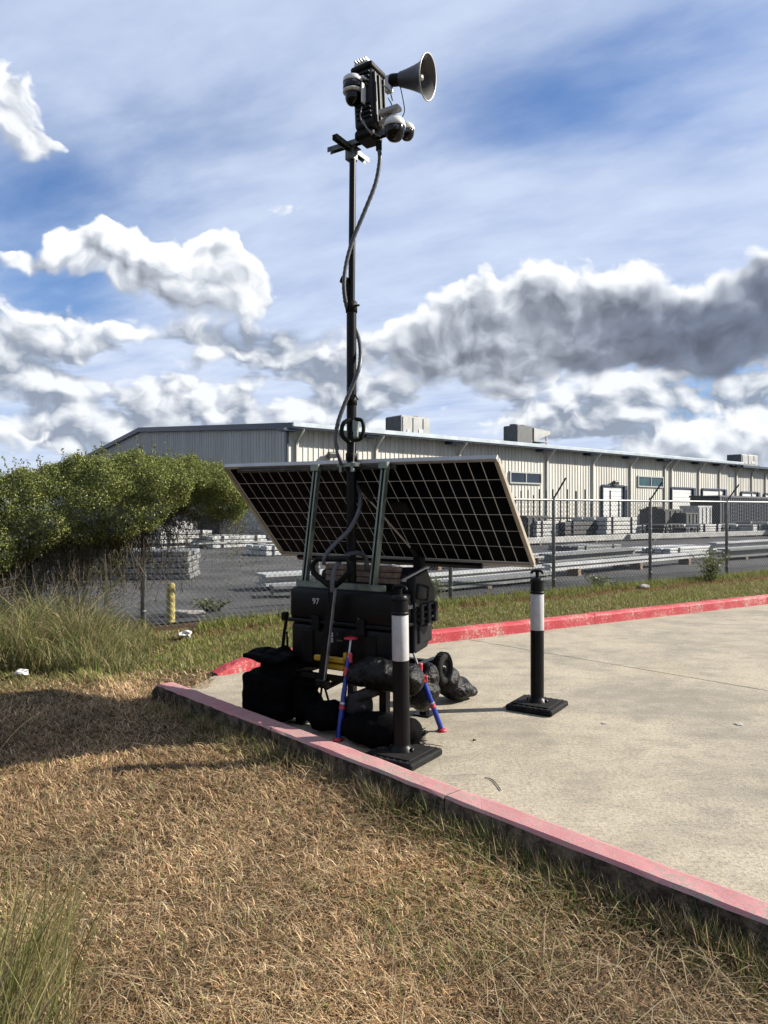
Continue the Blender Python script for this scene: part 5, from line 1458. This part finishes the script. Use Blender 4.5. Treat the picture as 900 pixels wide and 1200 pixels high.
# saddle bag over the front bracket, left
bag([(A(321, 812, 5.36), (.215, .15, .165), (0, 0, cyaw), 'b'), (A(316, 768, 5.33), (.185, .12, .022), (.10, R(3), cyaw), 'b'), (A(334, 785, 5.36), (.16, .13, .11), (0, R(28), cyaw), 'b'), (A(355, 808, 5.30), (.075, .10, .13), (0, R(15), cyaw), 'b')],
    'big matt black saddle bag with a pointed flap beside the kerb', 'bag_m', .014, amp=.018)
# shiny bag draped under the chest
bag([(A(447, 789, 4.88), (.225, .13, .110), (0, R(4), cyaw), 's'), (A(423, 790, 4.95), (.10, .10, .085), (0, 0, cyaw), 's'), (A(478, 795, 4.82), (.13, .12, .10), (0, R(25), cyaw), 's')],
    'shiny black sandbag draped across below the chest behind the near post', 'bag', .012, amp=.024)
bag([(A(495, 812, 5.22), (.12, .13, .135), (0, R(10), cyaw), 's'), (A(498, 795, 5.25), (.10, .10, .12), (0, R(35), cyaw), 's')],
    'black sandbag slumped below the tyre behind the slanting pole', 'bag', .012, amp=.024)
bag([(A(532, 805, 5.92), (.16, .15, .095), (0, R(10), cyaw * .3), 's'), (A(524, 797, 5.85), (.10, .12, .11), (0, R(10), 0), 's'), (A(550, 809, 6.0), (.07, .09, .045), (0, R(25), 0), 's')],
    'black sandbag lying behind the tyre, farthest out on the concrete', 'bag', .012, amp=.022)
bag([(A(420, 826, 4.98), (.105, .09, .095), (0, 0, cyaw), 's'), (A(428, 813, 4.95), (.10, .08, .032), (0, R(-20), cyaw), 'b')],
    'small dull grey bag under the draped shiny sandbag', 'bag_g', .010, amp=.014)
bag([(A(443, 856, 4.76), (.27, .14, .118), (0, R(-2), cyaw), 's'), (A(414, 846, 5.02), (.17, .13, .115), (0, 0, cyaw), 's'), (A(474, 860, 4.72), (.12, .12, .11), (0, 0, cyaw), 's')],
    'low black sandbag behind the kerb at the foot of the near post', 'bag_m', .013, amp=.022)
bag([(A(382, 838, 5.08), (.17, .13, .115), (0, 0, cyaw), 's'), (A(360, 826, 5.26), (.13, .12, .12), (0, 0, cyaw), 's')],
    'black sandbag in shadow between the saddle bag and the blue pole', 'bag_m', .013, amp=.022)
# gathered neck of the low bag: frayed plastic
m = MB(); c0 = A(488, 864, 4.72)
for k in range(26):
    a_ = rng.uniform(0, 6.283); t = c0 + Vector((.055 * rng.random() + .02, rng.normal(0, .03), .05 * math.sin(a_))); m.tube([c0 + Vector((-.03, 0, 0)), t], [.009, .003], 4, False)
o = m.build('bag_neck', M['bag'], [x for x in bpy.data.objects if x.get('label', '').startswith('low black sandbag')][0], fix=False)
o.matrix_parent_inverse = Matrix.Translation(-o.parent.location)
# small things on the pavement
a_, b_ = gpt(490, 873), gpt(519, 876); m = MB(); m.tube([a_ + Vector((0, 0, .008)), (a_ + b_) / 2 + Vector((0, .004, .012)), b_ + Vector((0, 0, .008))], [.004, .003, .002], 6)
tag(m.build('twig', M['twig']), 'thin dark twig on the concrete right of the near post', 'twig')
m = MB(); cpts = [gpt(*q) + Vector((0, 0, .005)) for q in ((568, 912), (576, 914), (582, 920), (587, 927))]; m.tube(smoothpts(cpts, 3), .0025, 5)
tag(m.build('twig', M['twig']), 'curled dry twig on the concrete beyond the near kerb', 'twig')
p = gpt(556, 868); m = MB(); m.box((0, 0, .006), (.02, .012, .008), rot=(0, .3, .6)); o = m.build('dead_leaf', M['twig']); o.location = p; tag(o, 'tiny dark dead leaf on the concrete right of the slanting pole foot', 'leaf')
